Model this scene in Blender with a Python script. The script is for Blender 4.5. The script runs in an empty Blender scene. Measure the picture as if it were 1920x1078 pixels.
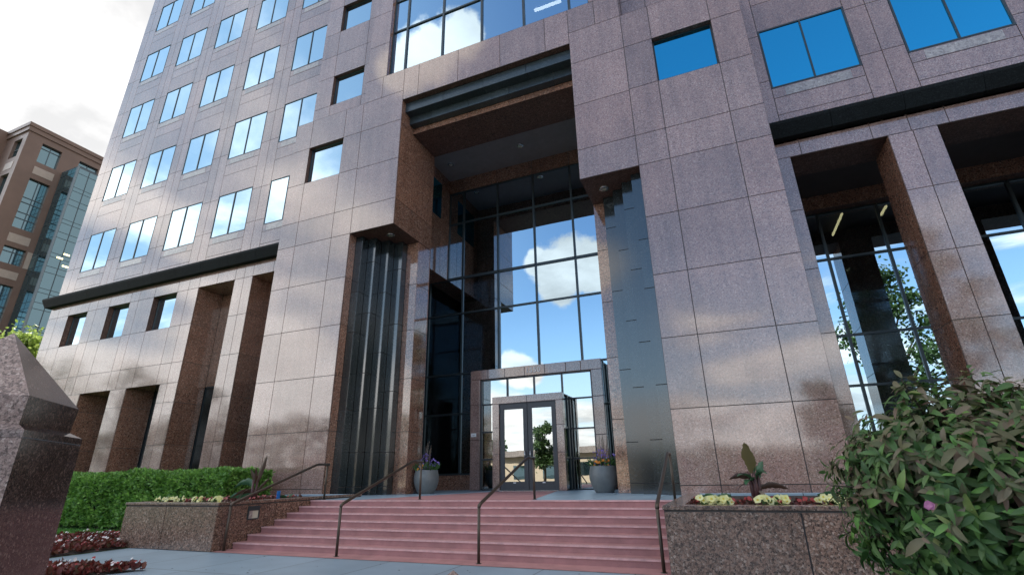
import bpy, math, random
from mathutils import Vector, Matrix, noise as mnoise
R = math.radians
rnd = random.Random(7)
sc = bpy.context.scene
col = sc.collection

# ---------------------------------------------------------------- camera
cam = bpy.data.cameras.new('camera')
cam.sensor_fit = 'HORIZONTAL'; cam.sensor_width = 36.0
cam.lens = 36.0 * 927.64 / 1920.0
cam.clip_start = 0.05; cam.clip_end = 3000
camo = bpy.data.objects.new('camera', cam); col.objects.link(camo)
yaw, pit, rol = -0.385990, 0.362267, -0.0192889
f = Vector((math.sin(yaw)*math.cos(pit), math.cos(yaw)*math.cos(pit), math.sin(pit)))
r0 = Vector((math.cos(yaw), -math.sin(yaw), 0)); u0 = r0.cross(f)
r1 = math.cos(rol)*r0 + math.sin(rol)*u0; u1 = -math.sin(rol)*r0 + math.cos(rol)*u0
EYE = Vector((0, 0, 1.65))
m = Matrix((r1, u1, -f)).transposed().to_4x4(); m.translation = EYE
camo.matrix_world = m
sc.camera = camo
def ray(px, py):                     # direction of a pixel of the photograph, used to site things in the world
    return (r1*((px-960)/927.64) - u1*((py-539)/927.64) + f)

# ---------------------------------------------------------------- light and exposure
SUN_DIR = Vector((-0.45, 0.55, 0.70)).normalized()     # towards the sun: behind the tower, up left
el = math.asin(SUN_DIR.z); az = math.atan2(SUN_DIR.x, SUN_DIR.y)
sun = bpy.data.lights.new('sun', 'SUN'); sun.energy = 3.2; sun.angle = R(0.5); sun.color = (1, .95, .87)
suno = bpy.data.objects.new('sun', sun); col.objects.link(suno)
suno.rotation_euler = SUN_DIR.to_track_quat('Z', 'Y').to_euler(); suno.location = (-60, 60, 90)
sc.view_settings.view_transform = 'Standard'; sc.view_settings.look = 'None'
sc.view_settings.gamma = 1; sc.view_settings.exposure = 1.5

W = bpy.data.worlds.new('World'); sc.world = W; W.use_nodes = True
nt = W.node_tree; nt.nodes.clear()
def N(tree, typ, **kw):
    n = tree.nodes.new(typ)
    for k, v in kw.items():
        if k == 'ins':
            for a, b in v.items(): n.inputs[a].default_value = b
        else: setattr(n, k, v)
    return n
def mth(tree, op, a, b=None, c=None, clamp=False):
    n = tree.nodes.new('ShaderNodeMath'); n.operation = op; n.use_clamp = clamp
    for i, v in enumerate((a, b, c)):
        if v is None: continue
        if isinstance(v, (int, float)): n.inputs[i].default_value = v
        else: tree.links.new(v, n.inputs[i])
    return n.outputs[0]
def smooth(tree, v, a, b, lo=0., hi=1.):
    n = tree.nodes.new('ShaderNodeMapRange'); n.interpolation_type = 'SMOOTHSTEP'
    tree.links.new(v, n.inputs[0])
    for i, x in zip((1, 2, 3, 4), (a, b, lo, hi)): n.inputs[i].default_value = x
    return n.outputs[0]
def mixc(tree, fac, a, b, typ='MIX'):
    n = tree.nodes.new('ShaderNodeMix'); n.data_type = 'RGBA'; n.blend_type = typ
    for s, v in ((n.inputs[0], fac), (n.inputs[6], a), (n.inputs[7], b)):
        if isinstance(v, (int, float)): s.default_value = v
        elif isinstance(v, tuple): s.default_value = (*v[:3], 1)
        else: tree.links.new(v, s)
    return n.outputs[2]
sky = N(nt, 'ShaderNodeTexSky', sky_type='NISHITA', sun_disc=False, sun_elevation=el, sun_rotation=az,
        air_density=1.0, dust_density=0.6, ozone_density=2.5)
tc = N(nt, 'ShaderNodeTexCoord'); sep = N(nt, 'ShaderNodeSeparateXYZ'); nt.links.new(tc.outputs['Generated'], sep.inputs[0])
dx, dy, dz = sep.outputs
zc = mth(nt, 'ADD', mth(nt, 'MAXIMUM', dz, 0.0), 0.16)
comb = N(nt, 'ShaderNodeCombineXYZ')
nt.links.new(mth(nt, 'DIVIDE', dx, zc), comb.inputs[0]); nt.links.new(mth(nt, 'DIVIDE', dy, zc), comb.inputs[1])
n1 = N(nt, 'ShaderNodeTexNoise', ins={'Scale': 1.45, 'Detail': 9, 'Roughness': .56, 'Distortion': .25})
nt.links.new(comb.outputs[0], n1.inputs['Vector'])
# cloud cover: heavy towards the sun and the left, clear blue high to the front right
bias = mth(nt, 'MULTIPLY', smooth(nt, dx, -.66, -.30), -.34)
bias = mth(nt, 'ADD', bias, .14)
bias = mth(nt, 'ADD', bias, smooth(nt, dy, -.1, .45, 0, .27))
bias = mth(nt, 'ADD', bias, mth(nt, 'MULTIPLY', smooth(nt, dz, .21, .09), .42))
bias = mth(nt, 'ADD', bias, smooth(nt, dx, .46, .70, 0, .5)); bias = mth(nt, 'ADD', bias, smooth(nt, dz, .74, .90, 0, .5))  # unseen cloud overhead and far right, added for neutral fill light
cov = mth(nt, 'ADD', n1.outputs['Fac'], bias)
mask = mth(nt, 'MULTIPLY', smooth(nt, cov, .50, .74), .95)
# single cumulus heaps mirrored in the entrance glass
n2 = N(nt, 'ShaderNodeTexNoise', ins={'Scale': 7.0, 'Detail': 8, 'Roughness': .6})
nt.links.new(tc.outputs['Generated'], n2.inputs['Vector'])
def heap(px, py, rad):
    d = ray(px, py).normalized(); d = Vector((d.x, -d.y, d.z))
    v = N(nt, 'ShaderNodeVectorMath', operation='DISTANCE'); nt.links.new(tc.outputs['Generated'], v.inputs[0]); v.inputs[1].default_value = d
    e = mth(nt, 'ADD', mth(nt, 'DIVIDE', v.outputs['Value'], rad), mth(nt, 'MULTIPLY', mth(nt, 'SUBTRACT', n2.outputs['Fac'], .5), 2.2))
    return smooth(nt, e, 1.05, .75)
for a in ((1062, 500, .070), (1115, 497, .062), (1052, 540, .045), (1010, 490, .03), (975, 692, .042), (1000, 702, .035), (800, 100, .06), (860, 60, .05), (765, 125, .05)):
    mask = mth(nt, 'MAXIMUM', mask, heap(*a))
# thin streaks of cloud low in the front right
mpv = N(nt, 'ShaderNodeMapping'); mpv.inputs['Scale'].default_value = (3.2, 3.2, 17); nt.links.new(tc.outputs['Generated'], mpv.inputs[0])
n4 = N(nt, 'ShaderNodeTexNoise', ins={'Scale': 1.0, 'Detail': 6, 'Roughness': .55, 'Distortion': .4}); nt.links.new(mpv.outputs[0], n4.inputs['Vector'])
stk = mth(nt, 'MULTIPLY', smooth(nt, n4.outputs['Fac'], .47, .66), mth(nt, 'MULTIPLY', smooth(nt, dx, -.10, .0), smooth(nt, dz, .46, .26)))
stk = mth(nt, 'MULTIPLY', stk, smooth(nt, dy, .1, -.2))
stk2 = stk; mask = mth(nt, 'MAXIMUM', mask, mth(nt, 'MULTIPLY', stk, .95))
n3 = N(nt, 'ShaderNodeTexNoise', ins={'Scale': 3.1, 'Detail': 6, 'Roughness': .55})
nt.links.new(comb.outputs[0], n3.inputs['Vector'])
bright = mth(nt, 'ADD', smooth(nt, n3.outputs['Fac'], .3, .7, 3.8, 6.4), smooth(nt, dx, -.2, -.75, 0., 6.5))
bright = mth(nt, 'ADD', bright, smooth(nt, dy, -.1, .3, 0., -7.5))
bright = mth(nt, 'MAXIMUM', mth(nt, 'ADD', bright, mth(nt, 'MULTIPLY', stk2, 5.0)), 3.1)
cc = N(nt, 'ShaderNodeCombineColor')
nt.links.new(bright, cc.inputs[0]); nt.links.new(mth(nt, 'MULTIPLY', bright, .975), cc.inputs[1]); nt.links.new(mth(nt, 'MULTIPLY', bright, .95), cc.inputs[2])
hsv = N(nt, 'ShaderNodeHueSaturation', ins={'Hue': .495, 'Saturation': 1.05, 'Value': 1.15}); nt.links.new(sky.outputs[0], hsv.inputs['Color'])
haze = mth(nt, 'MULTIPLY', smooth(nt, dx, -.15, -.75), .55)
haze = mth(nt, 'MAXIMUM', haze, smooth(nt, dz, .42, .05, 0, .6))
skyb = mixc(nt, haze, hsv.outputs[0], (3.9, 5.4, 6.7))
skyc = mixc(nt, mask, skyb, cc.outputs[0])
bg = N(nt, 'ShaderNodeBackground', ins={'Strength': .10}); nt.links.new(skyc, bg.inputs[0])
wo = N(nt, 'ShaderNodeOutputWorld'); nt.links.new(bg.outputs[0], wo.inputs[0])

# ---------------------------------------------------------------- materials
def mat(name, base=(.5, .5, .5), rough=.5, ior=1.5, metal=0., spec=.5):
    mm = bpy.data.materials.new(name); mm.use_nodes = True
    b = mm.node_tree.nodes['Principled BSDF']
    b.inputs['Base Color'].default_value = (*base, 1); b.inputs['Roughness'].default_value = rough
    b.inputs['IOR'].default_value = ior; b.inputs['Metallic'].default_value = metal
    b.inputs['Specular IOR Level'].default_value = spec
    return mm, mm.node_tree, b
def ramp(t, v, stops, interp='LINEAR'):
    n = t.nodes.new('ShaderNodeValToRGB'); n.color_ramp.interpolation = interp
    while len(n.color_ramp.elements) < len(stops): n.color_ramp.elements.new(.5)
    for e, (p, c) in zip(n.color_ramp.elements, stops): e.position = p; e.color = (*c, 1)
    t.links.new(v, n.inputs[0]); return n.outputs[0]
def bump(t, b, h, strength, dist=.02):
    n = N(t, 'ShaderNodeBump', ins={'Strength': strength, 'Distance': dist}); t.links.new(h, n.inputs['Height']); t.links.new(n.outputs[0], b.inputs['Normal'])
def pos(t): return t.nodes.new('ShaderNodeNewGeometry')
def granite(name, cols, scale=15., rough=.07, ior=2.0, pan=.14, warm=.35, spec=.5):
    mm, t, b = mat(name, rough=rough, ior=ior, spec=spec)
    g = pos(t)
    dn = N(t, 'ShaderNodeTexNoise', ins={'Scale': scale*1.6, 'Detail': 2}); t.links.new(g.outputs['Position'], dn.inputs['Vector'])
    va = N(t, 'ShaderNodeVectorMath', operation='MULTIPLY_ADD'); t.links.new(dn.outputs['Color'], va.inputs[0]); va.inputs[1].default_value = (.6/scale,)*3; t.links.new(g.outputs['Position'], va.inputs[2])
    v = N(t, 'ShaderNodeTexVoronoi', ins={'Scale': scale}); t.links.new(va.outputs[0], v.inputs['Vector'])
    s = N(t, 'ShaderNodeSeparateColor'); t.links.new(v.outputs['Color'], s.inputs[0])
    c = ramp(t, s.outputs[0], cols, 'CONSTANT')
    v2 = N(t, 'ShaderNodeTexVoronoi', ins={'Scale': scale*2.3}); t.links.new(va.outputs[0], v2.inputs['Vector'])
    s2 = N(t, 'ShaderNodeSeparateColor'); t.links.new(v2.outputs['Color'], s2.inputs[0])
    c2 = ramp(t, s2.outputs[1], cols, 'CONSTANT')
    c = mixc(t, .42, c, c2)
    # each panel a little different, plus faint weathering
    rv = mth(t, 'MULTIPLY_ADD', g.outputs['Random Per Island'], 2*pan, 1-pan)
    ln = N(t, 'ShaderNodeTexNoise', ins={'Scale': .55, 'Detail': 5}); t.links.new(g.outputs['Position'], ln.inputs['Vector'])
    rv = mth(t, 'MULTIPLY', rv, smooth(t, ln.outputs['Fac'], .3, .7, .9, 1.1))
    ms = N(t, 'ShaderNodeMapping'); ms.inputs['Scale'].default_value = (2.2, 2.2, .16); t.links.new(g.outputs['Position'], ms.inputs[0])
    st = N(t, 'ShaderNodeTexNoise', ins={'Scale': 1.6, 'Detail': 6, 'Roughness': .6}); t.links.new(ms.outputs[0], st.inputs['Vector'])
    rv = mth(t, 'MULTIPLY', rv, smooth(t, st.outputs['Fac'], .32, .62, .88, 1.05))
    h = mth(t, 'FRACT', mth(t, 'MULTIPLY', g.outputs['Random Per Island'], 7.31))
    tint = mixc(t, mth(t, 'MULTIPLY', h, warm), (1, 1, 1), (1.16, .97, .84))
    c = mixc(t, 1., c, tint, 'MULTIPLY')
    hs = N(t, 'ShaderNodeHueSaturation'); t.links.new(c, hs.inputs['Color']); t.links.new(rv, hs.inputs['Value'])
    t.links.new(hs.outputs[0], b.inputs['Base Color'])
    rr = mth(t, 'MULTIPLY_ADD', ln.outputs['Fac'], .07, rough-.04); t.links.new(rr, b.inputs['Roughness'])
    return mm
PINK = [(0, (.125, .078, .068)), (.17, (.268, .163, .136)), (.48, (.345, .228, .196)), (.70, (.28, .200, .186)), (.91, (.47, .365, .325))]
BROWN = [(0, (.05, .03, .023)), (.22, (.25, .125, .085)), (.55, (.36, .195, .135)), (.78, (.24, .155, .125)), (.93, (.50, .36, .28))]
COARSE = [(0, (.035, .023, .018)), (.28, (.15, .086, .062)), (.58, (.265, .16, .118)), (.80, (.18, .128, .105)), (.93, (.40, .30, .245))]
M = {}
M['granite'] = granite('pink_granite', PINK, scale=35)
M['brown'] = granite('brown_granite', BROWN, scale=26)
M['planter'] = granite('speckled_planter_granite', COARSE, scale=31, rough=.25, ior=1.6)
M['soffit'] = granite('shaded_honed_granite', [(0, (.03, .018, .015)), (.3, (.11, .055, .042)), (.6, (.15, .08, .06)), (.93, (.24, .16, .13))], scale=26, rough=.55, ior=1.4)  # honed brown granite, darkened for the shade of soffits and reveals
M['dark'] = granite('shaded_pillar_granite', [(0, (.02, .014, .012)), (.4, (.062, .04, .034)), (.7, (.095, .064, .055)), (.93, (.18, .13, .115))], scale=75, rough=.12, ior=1.45)  # polished pillar faces, darkened as the shaded side
M['lithewn'] = granite('lit_hewn_granite', [(0, (.09, .065, .06)), (.3, (.26, .19, .175)), (.7, (.36, .28, .26)), (.93, (.52, .44, .41))], scale=72, rough=.45, ior=1.45)  # hewn faces of the same pillar, lightened for the sky light on them
BLK = [(0, (.013, .018, .020)), (.5, (.024, .032, .036)), (.8, (.036, .046, .05)), (.95, (.06, .07, .074))]
M['black'] = granite('black_granite', BLK, scale=34, rough=.13, pan=.25, warm=.0, ior=2.0)
M['fascia'] = granite('fascia_black_granite', [(p, tuple(x*1.5 for x in c)) for p, c in BLK], scale=34, rough=.3, pan=.2, warm=.0, ior=1.6)
M['band'] = granite('honed_black_granite', [(p, tuple(x*.3 for x in c)) for p, c in BLK], scale=34, rough=.6, pan=.2, warm=.0, ior=1.4, spec=.12)
M['sillstone'] = granite('pale_sill_granite', [(0, (.16, .13, .12)), (.3, (.30, .26, .24)), (.7, (.36, .32, .30)), (.93, (.48, .44, .41))], scale=18, rough=.3)
M['joint'] = mat('joint_backing', (.10, .088, .085), .9)[0]  # dark backing that shows in the gaps between slabs
M['darkroom'] = mat('unlit_room_black', (.012, .012, .014), .9)[0]  # near-black colour stands in for the unlit rooms
M['frame'] = mat('window_frame_metal', (.045, .058, .064), .35, metal=.4)[0]
M['greyframe'] = mat('door_metal', (.055, .058, .065), .4, metal=.3)[0]
M['steel'] = mat('brushed_steel', (.55, .55, .56), .25, metal=1)[0]
M['bronze'] = mat('bronze_rail', (.085, .065, .05), .42, metal=.6)[0]
M['white'] = mat('white_enamel', (.75, .75, .75), .4)[0]
def wall_paint(name, c, rough=.7, var=.12, sc_=3., bumpv=0.):
    mm, t, b = mat(name, c, rough)
    g = pos(t); n = N(t, 'ShaderNodeTexNoise', ins={'Scale': sc_, 'Detail': 8, 'Roughness': .62}); t.links.new(g.outputs['Position'], n.inputs['Vector'])
    k = smooth(t, n.outputs['Fac'], .25, .75, 1-var, 1+var)
    h = N(t, 'ShaderNodeHueSaturation', ins={'Color': (*c, 1)}); t.links.new(k, h.inputs['Value']); t.links.new(h.outputs[0], b.inputs['Base Color'])
    if bumpv:
        n2 = N(t, 'ShaderNodeTexNoise', ins={'Scale': sc_*14, 'Detail': 4}); t.links.new(g.outputs['Position'], n2.inputs['Vector']); bump(t, b, n2.outputs['Fac'], bumpv, .01)
    return mm, t, b
M['plaster'] = wall_paint('ceiling_plaster', (.24, .22, .22), .8, .08)[0]; M['darkplaster'] = wall_paint('arcade_plaster', (.075, .062, .06), .8, .08)[0]  # arcade copy of the plaster is darkened for the shade in there
M['pot'] = wall_paint('grey_glazed_pot', (.145, .155, .155), .45, .12, 5, .05)[0]
M['soil'] = wall_paint('planting_soil', (.035, .025, .02), .95, .4, 9, .8)[0]
M['bark'] = wall_paint('bark', (.07, .05, .035), .9, .3, 12, .8)[0]
M['stem'] = wall_paint('twig', (.05, .04, .025), .8, .3, 12)[0]
M['tan'] = wall_paint('tan_render', (.55, .45, .33), .8, .06)[0]
M['asphalt'] = wall_paint('asphalt', (.055, .055, .058), .85, .15, 1.2, .3)[0]
def red_paint():
    mm, t, b = wall_paint('red_step_paint', (.385, .185, .178), .75, .18, 2.2, .12)
    g = pos(t); n = N(t, 'ShaderNodeTexNoise', ins={'Scale': 34., 'Detail': 3}); t.links.new(g.outputs['Position'], n.inputs['Vector'])
    src = b.inputs['Base Color'].links[0].from_socket
    c = mixc(t, smooth(t, n.outputs['Fac'], .70, .76), src, (.13, .075, .075))
    t.links.new(c, b.inputs['Base Color']); return mm
M['red'] = red_paint()
M['rednose'] = wall_paint('pale_step_nosing', (.62, .37, .36), .6, .18, 6)[0]  # nosing lines set paler than the step paint
def slate():
    mm, t, b = wall_paint('blue_slate_paving', (.25, .33, .39), .42, .10, .8, .06)
    g = pos(t)
    mp = N(t, 'ShaderNodeMapping'); mp.inputs['Rotation'].default_value = (0, 0, R(0)); t.links.new(g.outputs['Position'], mp.inputs[0])
    s = N(t, 'ShaderNodeSeparateXYZ'); t.links.new(mp.outputs[0], s.inputs[0])
    def line(v, p, o):
        q = mth(t, 'FRACT', mth(t, 'ADD', mth(t, 'DIVIDE', v, p), o)); q = mth(t, 'ABSOLUTE', mth(t, 'SUBTRACT', q, .5))
        return mth(t, 'LESS_THAN', q, .011/p)
    l = mth(t, 'MAXIMUM', line(s.outputs[0], 1.70, .559), line(s.outputs[1], 2.1, .786))
    src = b.inputs['Base Color'].links[0].from_socket
    sp = N(t, 'ShaderNodeTexNoise', ins={'Scale': 26., 'Detail': 2}); t.links.new(g.outputs['Position'], sp.inputs['Vector'])
    c = mixc(t, smooth(t, sp.outputs['Fac'], .71, .76, 0, .6), src, (.07, .075, .08))
    # whole slabs differ slightly
    wn = N(t, 'ShaderNodeTexWhiteNoise', noise_dimensions='2D')
    fl = N(t, 'ShaderNodeCombineXYZ')
    t.links.new(mth(t, 'FLOOR', mth(t, 'ADD', mth(t, 'DIVIDE', s.outputs[0], 1.70), .059)), fl.inputs[0]); t.links.new(mth(t, 'FLOOR', mth(t, 'ADD', mth(t, 'DIVIDE', s.outputs[1], 2.1), .286)), fl.inputs[1])
    t.links.new(fl.outputs[0], wn.inputs['Vector'])
    h = N(t, 'ShaderNodeHueSaturation'); t.links.new(c, h.inputs['Color']); t.links.new(mth(t, 'MULTIPLY_ADD', wn.outputs['Value'], .16, .92), h.inputs['Value'])
    c = mixc(t, l, h.outputs[0], (.05, .055, .06))
    t.links.new(c, b.inputs['Base Color']); return mm
M['slate'] = slate()
def glass_opaque(name, tint, refl, inner):
    mm = bpy.data.materials.new(name); mm.use_nodes = True; t = mm.node_tree; t.nodes.clear()
    gl = N(t, 'ShaderNodeBsdfGlossy', ins={'Color': (*tint, 1), 'Roughness': .0})
    df = N(t, 'ShaderNodeBsdfDiffuse', ins={'Color': (*inner, 1)})
    lw = N(t, 'ShaderNodeFresnel', ins={'IOR': 1.5})
    fac = mth(t, 'ADD', mth(t, 'MULTIPLY', lw.outputs[0], 1-refl), refl, clamp=True)
    g = pos(t); n = N(t, 'ShaderNodeTexNoise', ins={'Scale': .9, 'Detail': 2}); t.links.new(g.outputs['Position'], n.inputs['Vector'])
    bp = N(t, 'ShaderNodeBump', ins={'Strength': .05, 'Distance': .02}); t.links.new(n.outputs['Fac'], bp.inputs['Height']); t.links.new(bp.outputs[0], gl.inputs['Normal'])
    mx = N(t, 'ShaderNodeMixShader'); t.links.new(fac, mx.inputs[0]); t.links.new(df.outputs[0], mx.inputs[1]); t.links.new(gl.outputs[0], mx.inputs[2])
    o = N(t, 'ShaderNodeOutputMaterial'); t.links.new(mx.outputs[0], o.inputs[0]); return mm
def glass_clear(name, tint, refl, trans):
    mm = glass_opaque(name, tint, refl, (0, 0, 0)); t = mm.node_tree
    d = [n for n in t.nodes if n.type == 'BSDF_DIFFUSE'][0]; mx = [n for n in t.nodes if n.type == 'MIX_SHADER'][0]
    tr = N(t, 'ShaderNodeBsdfTransparent', ins={'Color': (*trans, 1)}); t.links.new(tr.outputs[0], mx.inputs[1]); return mm
M['pane'] = glass_opaque('mirror_window_glass', (.72, .90, 1.0), .55, (.01, .016, .022))
M['skypane'] = glass_opaque('sky_tint_glass', (.09, .70, .98), .62, (.008, .014, .02))  # deep blue of the reflected sky is put into the glass tint
M['curtain'] = glass_clear('tinted_curtain_glass', (.70, .88, 1.0), .62, (.22, .26, .28))
M['darkglass'] = glass_opaque('dark_side_glass', (.45, .55, .62), .12, (.004, .005, .006))
M['doorglass'] = glass_clear('door_glass', (.82, .86, .86), .70, (.25, .27, .27))
def leafm(name, cols, rough=.45, trans=.25):
    mm, t, b = mat(name, rough=rough)
    g = pos(t); c = ramp(t, g.outputs['Random Per Island'], cols)
    t.links.new(c, b.inputs['Base Color'])
    tl = N(t, 'ShaderNodeBsdfTranslucent'); t.links.new(c, tl.inputs[0])
    mx = N(t, 'ShaderNodeMixShader', ins={0: trans}); o = [n for n in t.nodes if n.type == 'OUTPUT_MATERIAL'][0]
    t.links.new(b.outputs[0], mx.inputs[1]); t.links.new(tl.outputs[0], mx.inputs[2]); t.links.new(mx.outputs[0], o.inputs[0]); return mm
M['hedge'] = leafm('hedge_leaf', [(0, (.07, .17, .03)), (.5, (.13, .29, .05)), (.85, (.20, .40, .075)), (1, (.28, .48, .12))])
M['shrub'] = leafm('shrub_leaf', [(0, (.035, .085, .02)), (.4, (.06, .135, .032)), (.75, (.10, .17, .05)), (.93, (.11, .26, .045)), (1, (.20, .22, .07))], .55, .2)
M['shrubtip'] = leafm('shrub_tip_leaf', [(0, (.07, .085, .032)), (.4, (.115, .115, .052)), (.8, (.155, .125, .078)), (1, (.17, .095, .065))], .6, .15)
M['tree'] = leafm('tree_leaf', [(0, (.03, .07, .02)), (.6, (.06, .12, .03)), (1, (.10, .18, .05))])
M['lime'] = leafm('young_tree_leaf', [(0, (.16, .24, .04)), (.5, (.26, .36, .07)), (1, (.36, .46, .12))], .5, .45)
M['redleaf'] = leafm('red_bedding_leaf', [(0, (.10, .02, .018)), (.45, (.17, .03, .025)), (.75, (.06, .05, .025)), (1, (.28, .05, .04))])
M['redflower'] = leafm('red_petal', [(0, (.28, .018, .02)), (1, (.42, .05, .05))])
M['whiteflower'] = leafm('white_petal', [(0, (.62, .56, .54)), (1, (.8, .76, .74))])
M['yellow'] = leafm('pale_yellow_petal', [(0, (.68, .66, .26)), (1, (.82, .80, .44))])
M['yolk'] = leafm('yellow_throat', [(0, (.62, .50, .05)), (1, (.70, .58, .08))])
M['purple'] = leafm('violet_petal', [(0, (.16, .10, .42)), (1, (.30, .20, .58))])
M['darkpurple'] = leafm('deep_violet_petal', [(0, (.035, .02, .07)), (1, (.08, .03, .12))])
M['orange'] = leafm('orange_petal', [(0, (.75, .22, .02)), (1, (.85, .34, .03))])
M['pinkpetal'] = leafm('pink_petal', [(0, (.45, .15, .30)), (1, (.55, .22, .38))])
M['leafy'] = leafm('green_leaf', [(0, (.04, .10, .03)), (1, (.09, .19, .05))])
M['hosta'] = leafm('broad_leaf', [(0, (.035, .10, .05)), (1, (.06, .15, .07))], .35)
M['banana'] = leafm('dark_banana_leaf', [(0, (.075, .02, .02)), (.5, (.085, .035, .028)), (.85, (.055, .065, .032)), (1, (.11, .035, .03))], .35)
M['cannaflame'] = leafm('flushed_leaf', [(0, (.05, .075, .02)), (.6, (.12, .09, .025)), (1, (.26, .09, .025))], .4)
M['cane'] = wall_paint('dark_red_cane', (.07, .022, .022), .5, .3, 9)[0]
M['dry'] = leafm('dry_spike', [(0, (.16, .12, .09)), (1, (.30, .24, .19))])
M['bluepaint'] = mat('blue_marker', (.02, .16, .5), .4)[0]
def emit(name, c, s):
    mm = bpy.data.materials.new(name); mm.use_nodes = True; t = mm.node_tree; t.nodes.clear()
    e = N(t, 'ShaderNodeEmission', ins={'Color': (*c, 1), 'Strength': s}); o = N(t, 'ShaderNodeOutputMaterial'); t.links.new(e.outputs[0], o.inputs[0]); return mm
M['tube'] = emit('lit_tube', (1, .82, .42), 1.6)
M['tubewhite'] = emit('lit_white_tube', (1, .97, .9), 2.2)
M['lens'] = wall_paint('frosted_lens', (.50, .47, .38), .3, .1, 8)[0]
M['grassm'] = leafm('grass_blade', [(0, (.04, .14, .015)), (1, (.09, .26, .03))])
M['lawn'] = wall_paint('lawn_ground', (.05, .15, .02), .9, .25, 6, .5)[0]
M['earth'] = wall_paint('open_ground', (.075, .075, .065), .95, .3, .12)[0]

# ---------------------------------------------------------------- mesh helpers
class MB:
    def __init__(s): s.v = []; s.f = []; s.mi = []; s.mats = []
    def m(s, name):
        if name not in s.mats: s.mats.append(name)
        return s.mats.index(name)
    def add(s, vs, fs, mn):
        o = len(s.v); s.v += [tuple(p) for p in vs]; k = s.m(mn)
        for q in fs: s.f.append(tuple(o+i for i in q)); s.mi.append(k)
    def quad(s, a, b, c, d, mn): s.add((a, b, c, d), ((0, 1, 2, 3),), mn)
    def box(s, x0, x1, y0, y1, z0, z1, mn):
        s.add([(x, y, z) for x in (x0, x1) for y in (y0, y1) for z in (z0, z1)],
              ((0, 1, 3, 2), (4, 6, 7, 5), (0, 4, 5, 1), (2, 3, 7, 6), (0, 2, 6, 4), (1, 5, 7, 3)), mn)
    def tube(s, pts, r, mn, n=8, cap=True):
        pts = [Vector(p) for p in pts]; rs = r if isinstance(r, (list, tuple)) else [r]*len(pts); vs = []
        for i, p in enumerate(pts):
            d = (pts[min(i+1, len(pts)-1)]-pts[max(i-1, 0)]).normalized()
            a = d.orthogonal().normalized() if i == 0 else (a - d*a.dot(d)).normalized()
            b = d.cross(a)
            k = 1.0
            if 0 < i < len(pts)-1:
                c = (pts[i]-pts[i-1]).normalized().dot((pts[i+1]-pts[i]).normalized()); k = 1/max(.5, math.sqrt((1+c)/2))
            vs += [p + (a*math.cos(2*math.pi*j/n)+b*math.sin(2*math.pi*j/n))*rs[i]*(k if k < 1.3 else 1.15) for j in range(n)]
        fs = [(i*n+j, i*n+(j+1) % n, (i+1)*n+(j+1) % n, (i+1)*n+j) for i in range(len(pts)-1) for j in range(n)]
        if cap: fs += [tuple(range(n-1, -1, -1)), tuple(range((len(pts)-1)*n, len(pts)*n))]
        s.add(vs, fs, mn)
    def lathe(s, prof, c, mn, n=40):
        vs = [(c[0]+r*math.cos(2*math.pi*j/n), c[1]+r*math.sin(2*math.pi*j/n), c[2]+z) for r, z in prof for j in range(n)]
        fs = [(i*n+j, i*n+(j+1) % n, (i+1)*n+(j+1) % n, (i+1)*n+j) for i in range(len(prof)-1) for j in range(n)]
        s.add(vs, fs, mn)
    def prism(s, poly, z0, z1, mn):          # poly in plan
        n = len(poly); vs = [(x, y, z0) for x, y in poly]+[(x, y, z1) for x, y in poly]
        s.add(vs, [tuple(range(n-1, -1, -1)), tuple(range(n, 2*n))]+[(i, (i+1) % n, n+(i+1) % n, n+i) for i in range(n)], mn)
    def profx(s, prof, x0, x1, mn):          # profile (y, z) run along x
        n = len(prof); vs = [(x0, y, z) for y, z in prof]+[(x1, y, z) for y, z in prof]
        s.add(vs, [tuple(range(n-1, -1, -1)), tuple(range(n, 2*n))]+[(i, (i+1) % n, n+(i+1) % n, n+i) for i in range(n)], mn)
    # leaves: one blade, folded along its midrib and drooping
    def leaf(s, p, d, up, L, w, mn, droop=.25, seg=3):
        p = Vector(p); d = Vector(d).normalized(); sd = d.cross(up)
        if sd.length < 1e-3: sd = d.orthogonal()
        sd.normalize(); nn = sd.cross(d).normalized(); vs = []
        for i in range(seg+1):
            q = i/seg; c = p + d*(L*q) - nn*(droop*L*q*q)
            ww = w*math.sin(math.pi*min(1, (q*.86+.10)))**.8 if i < seg else 0
            if i == seg: vs.append(c)
            else: vs += [c-sd*ww+nn*ww*.35, c, c+sd*ww+nn*ww*.35]
        fs = []
        for i in range(seg-1):
            a = i*3; fs += [(a, a+1, a+4, a+3), (a+1, a+2, a+5, a+4)]
        a = (seg-1)*3; fs += [(a, a+1, a+3), (a+1, a+2, a+3)]
        s.add(vs, fs, mn)
    def petals(s, p, d, r, n, mn, mid=None):  # an open flower
        p = Vector(p); d = Vector(d).normalized(); a = d.orthogonal().normalized(); b = d.cross(a); ph = rnd.random()*6
        vs = [p]; 
        for j in range(2*n):
            t = ph+math.pi*j/n; k = 1 if j % 2 == 0 else .82
            vs.append(p+(a*math.cos(t)+b*math.sin(t))*r*k+d*r*.25)
        s.add(vs, [(0, 1+j, 1+(j+1) % (2*n)) for j in range(2*n)], mn)
        if mid:
            q = p+d*r*.1
            s.add([q]+[q+(a*math.cos(t)+b*math.sin(t))*r*.3+d*r*.08 for t in (0, 1.26, 2.5, 3.77, 5.03)], [(0, 1+j, 1+(j+1) % 5) for j in range(5)], mid)
BASE = {}
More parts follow.
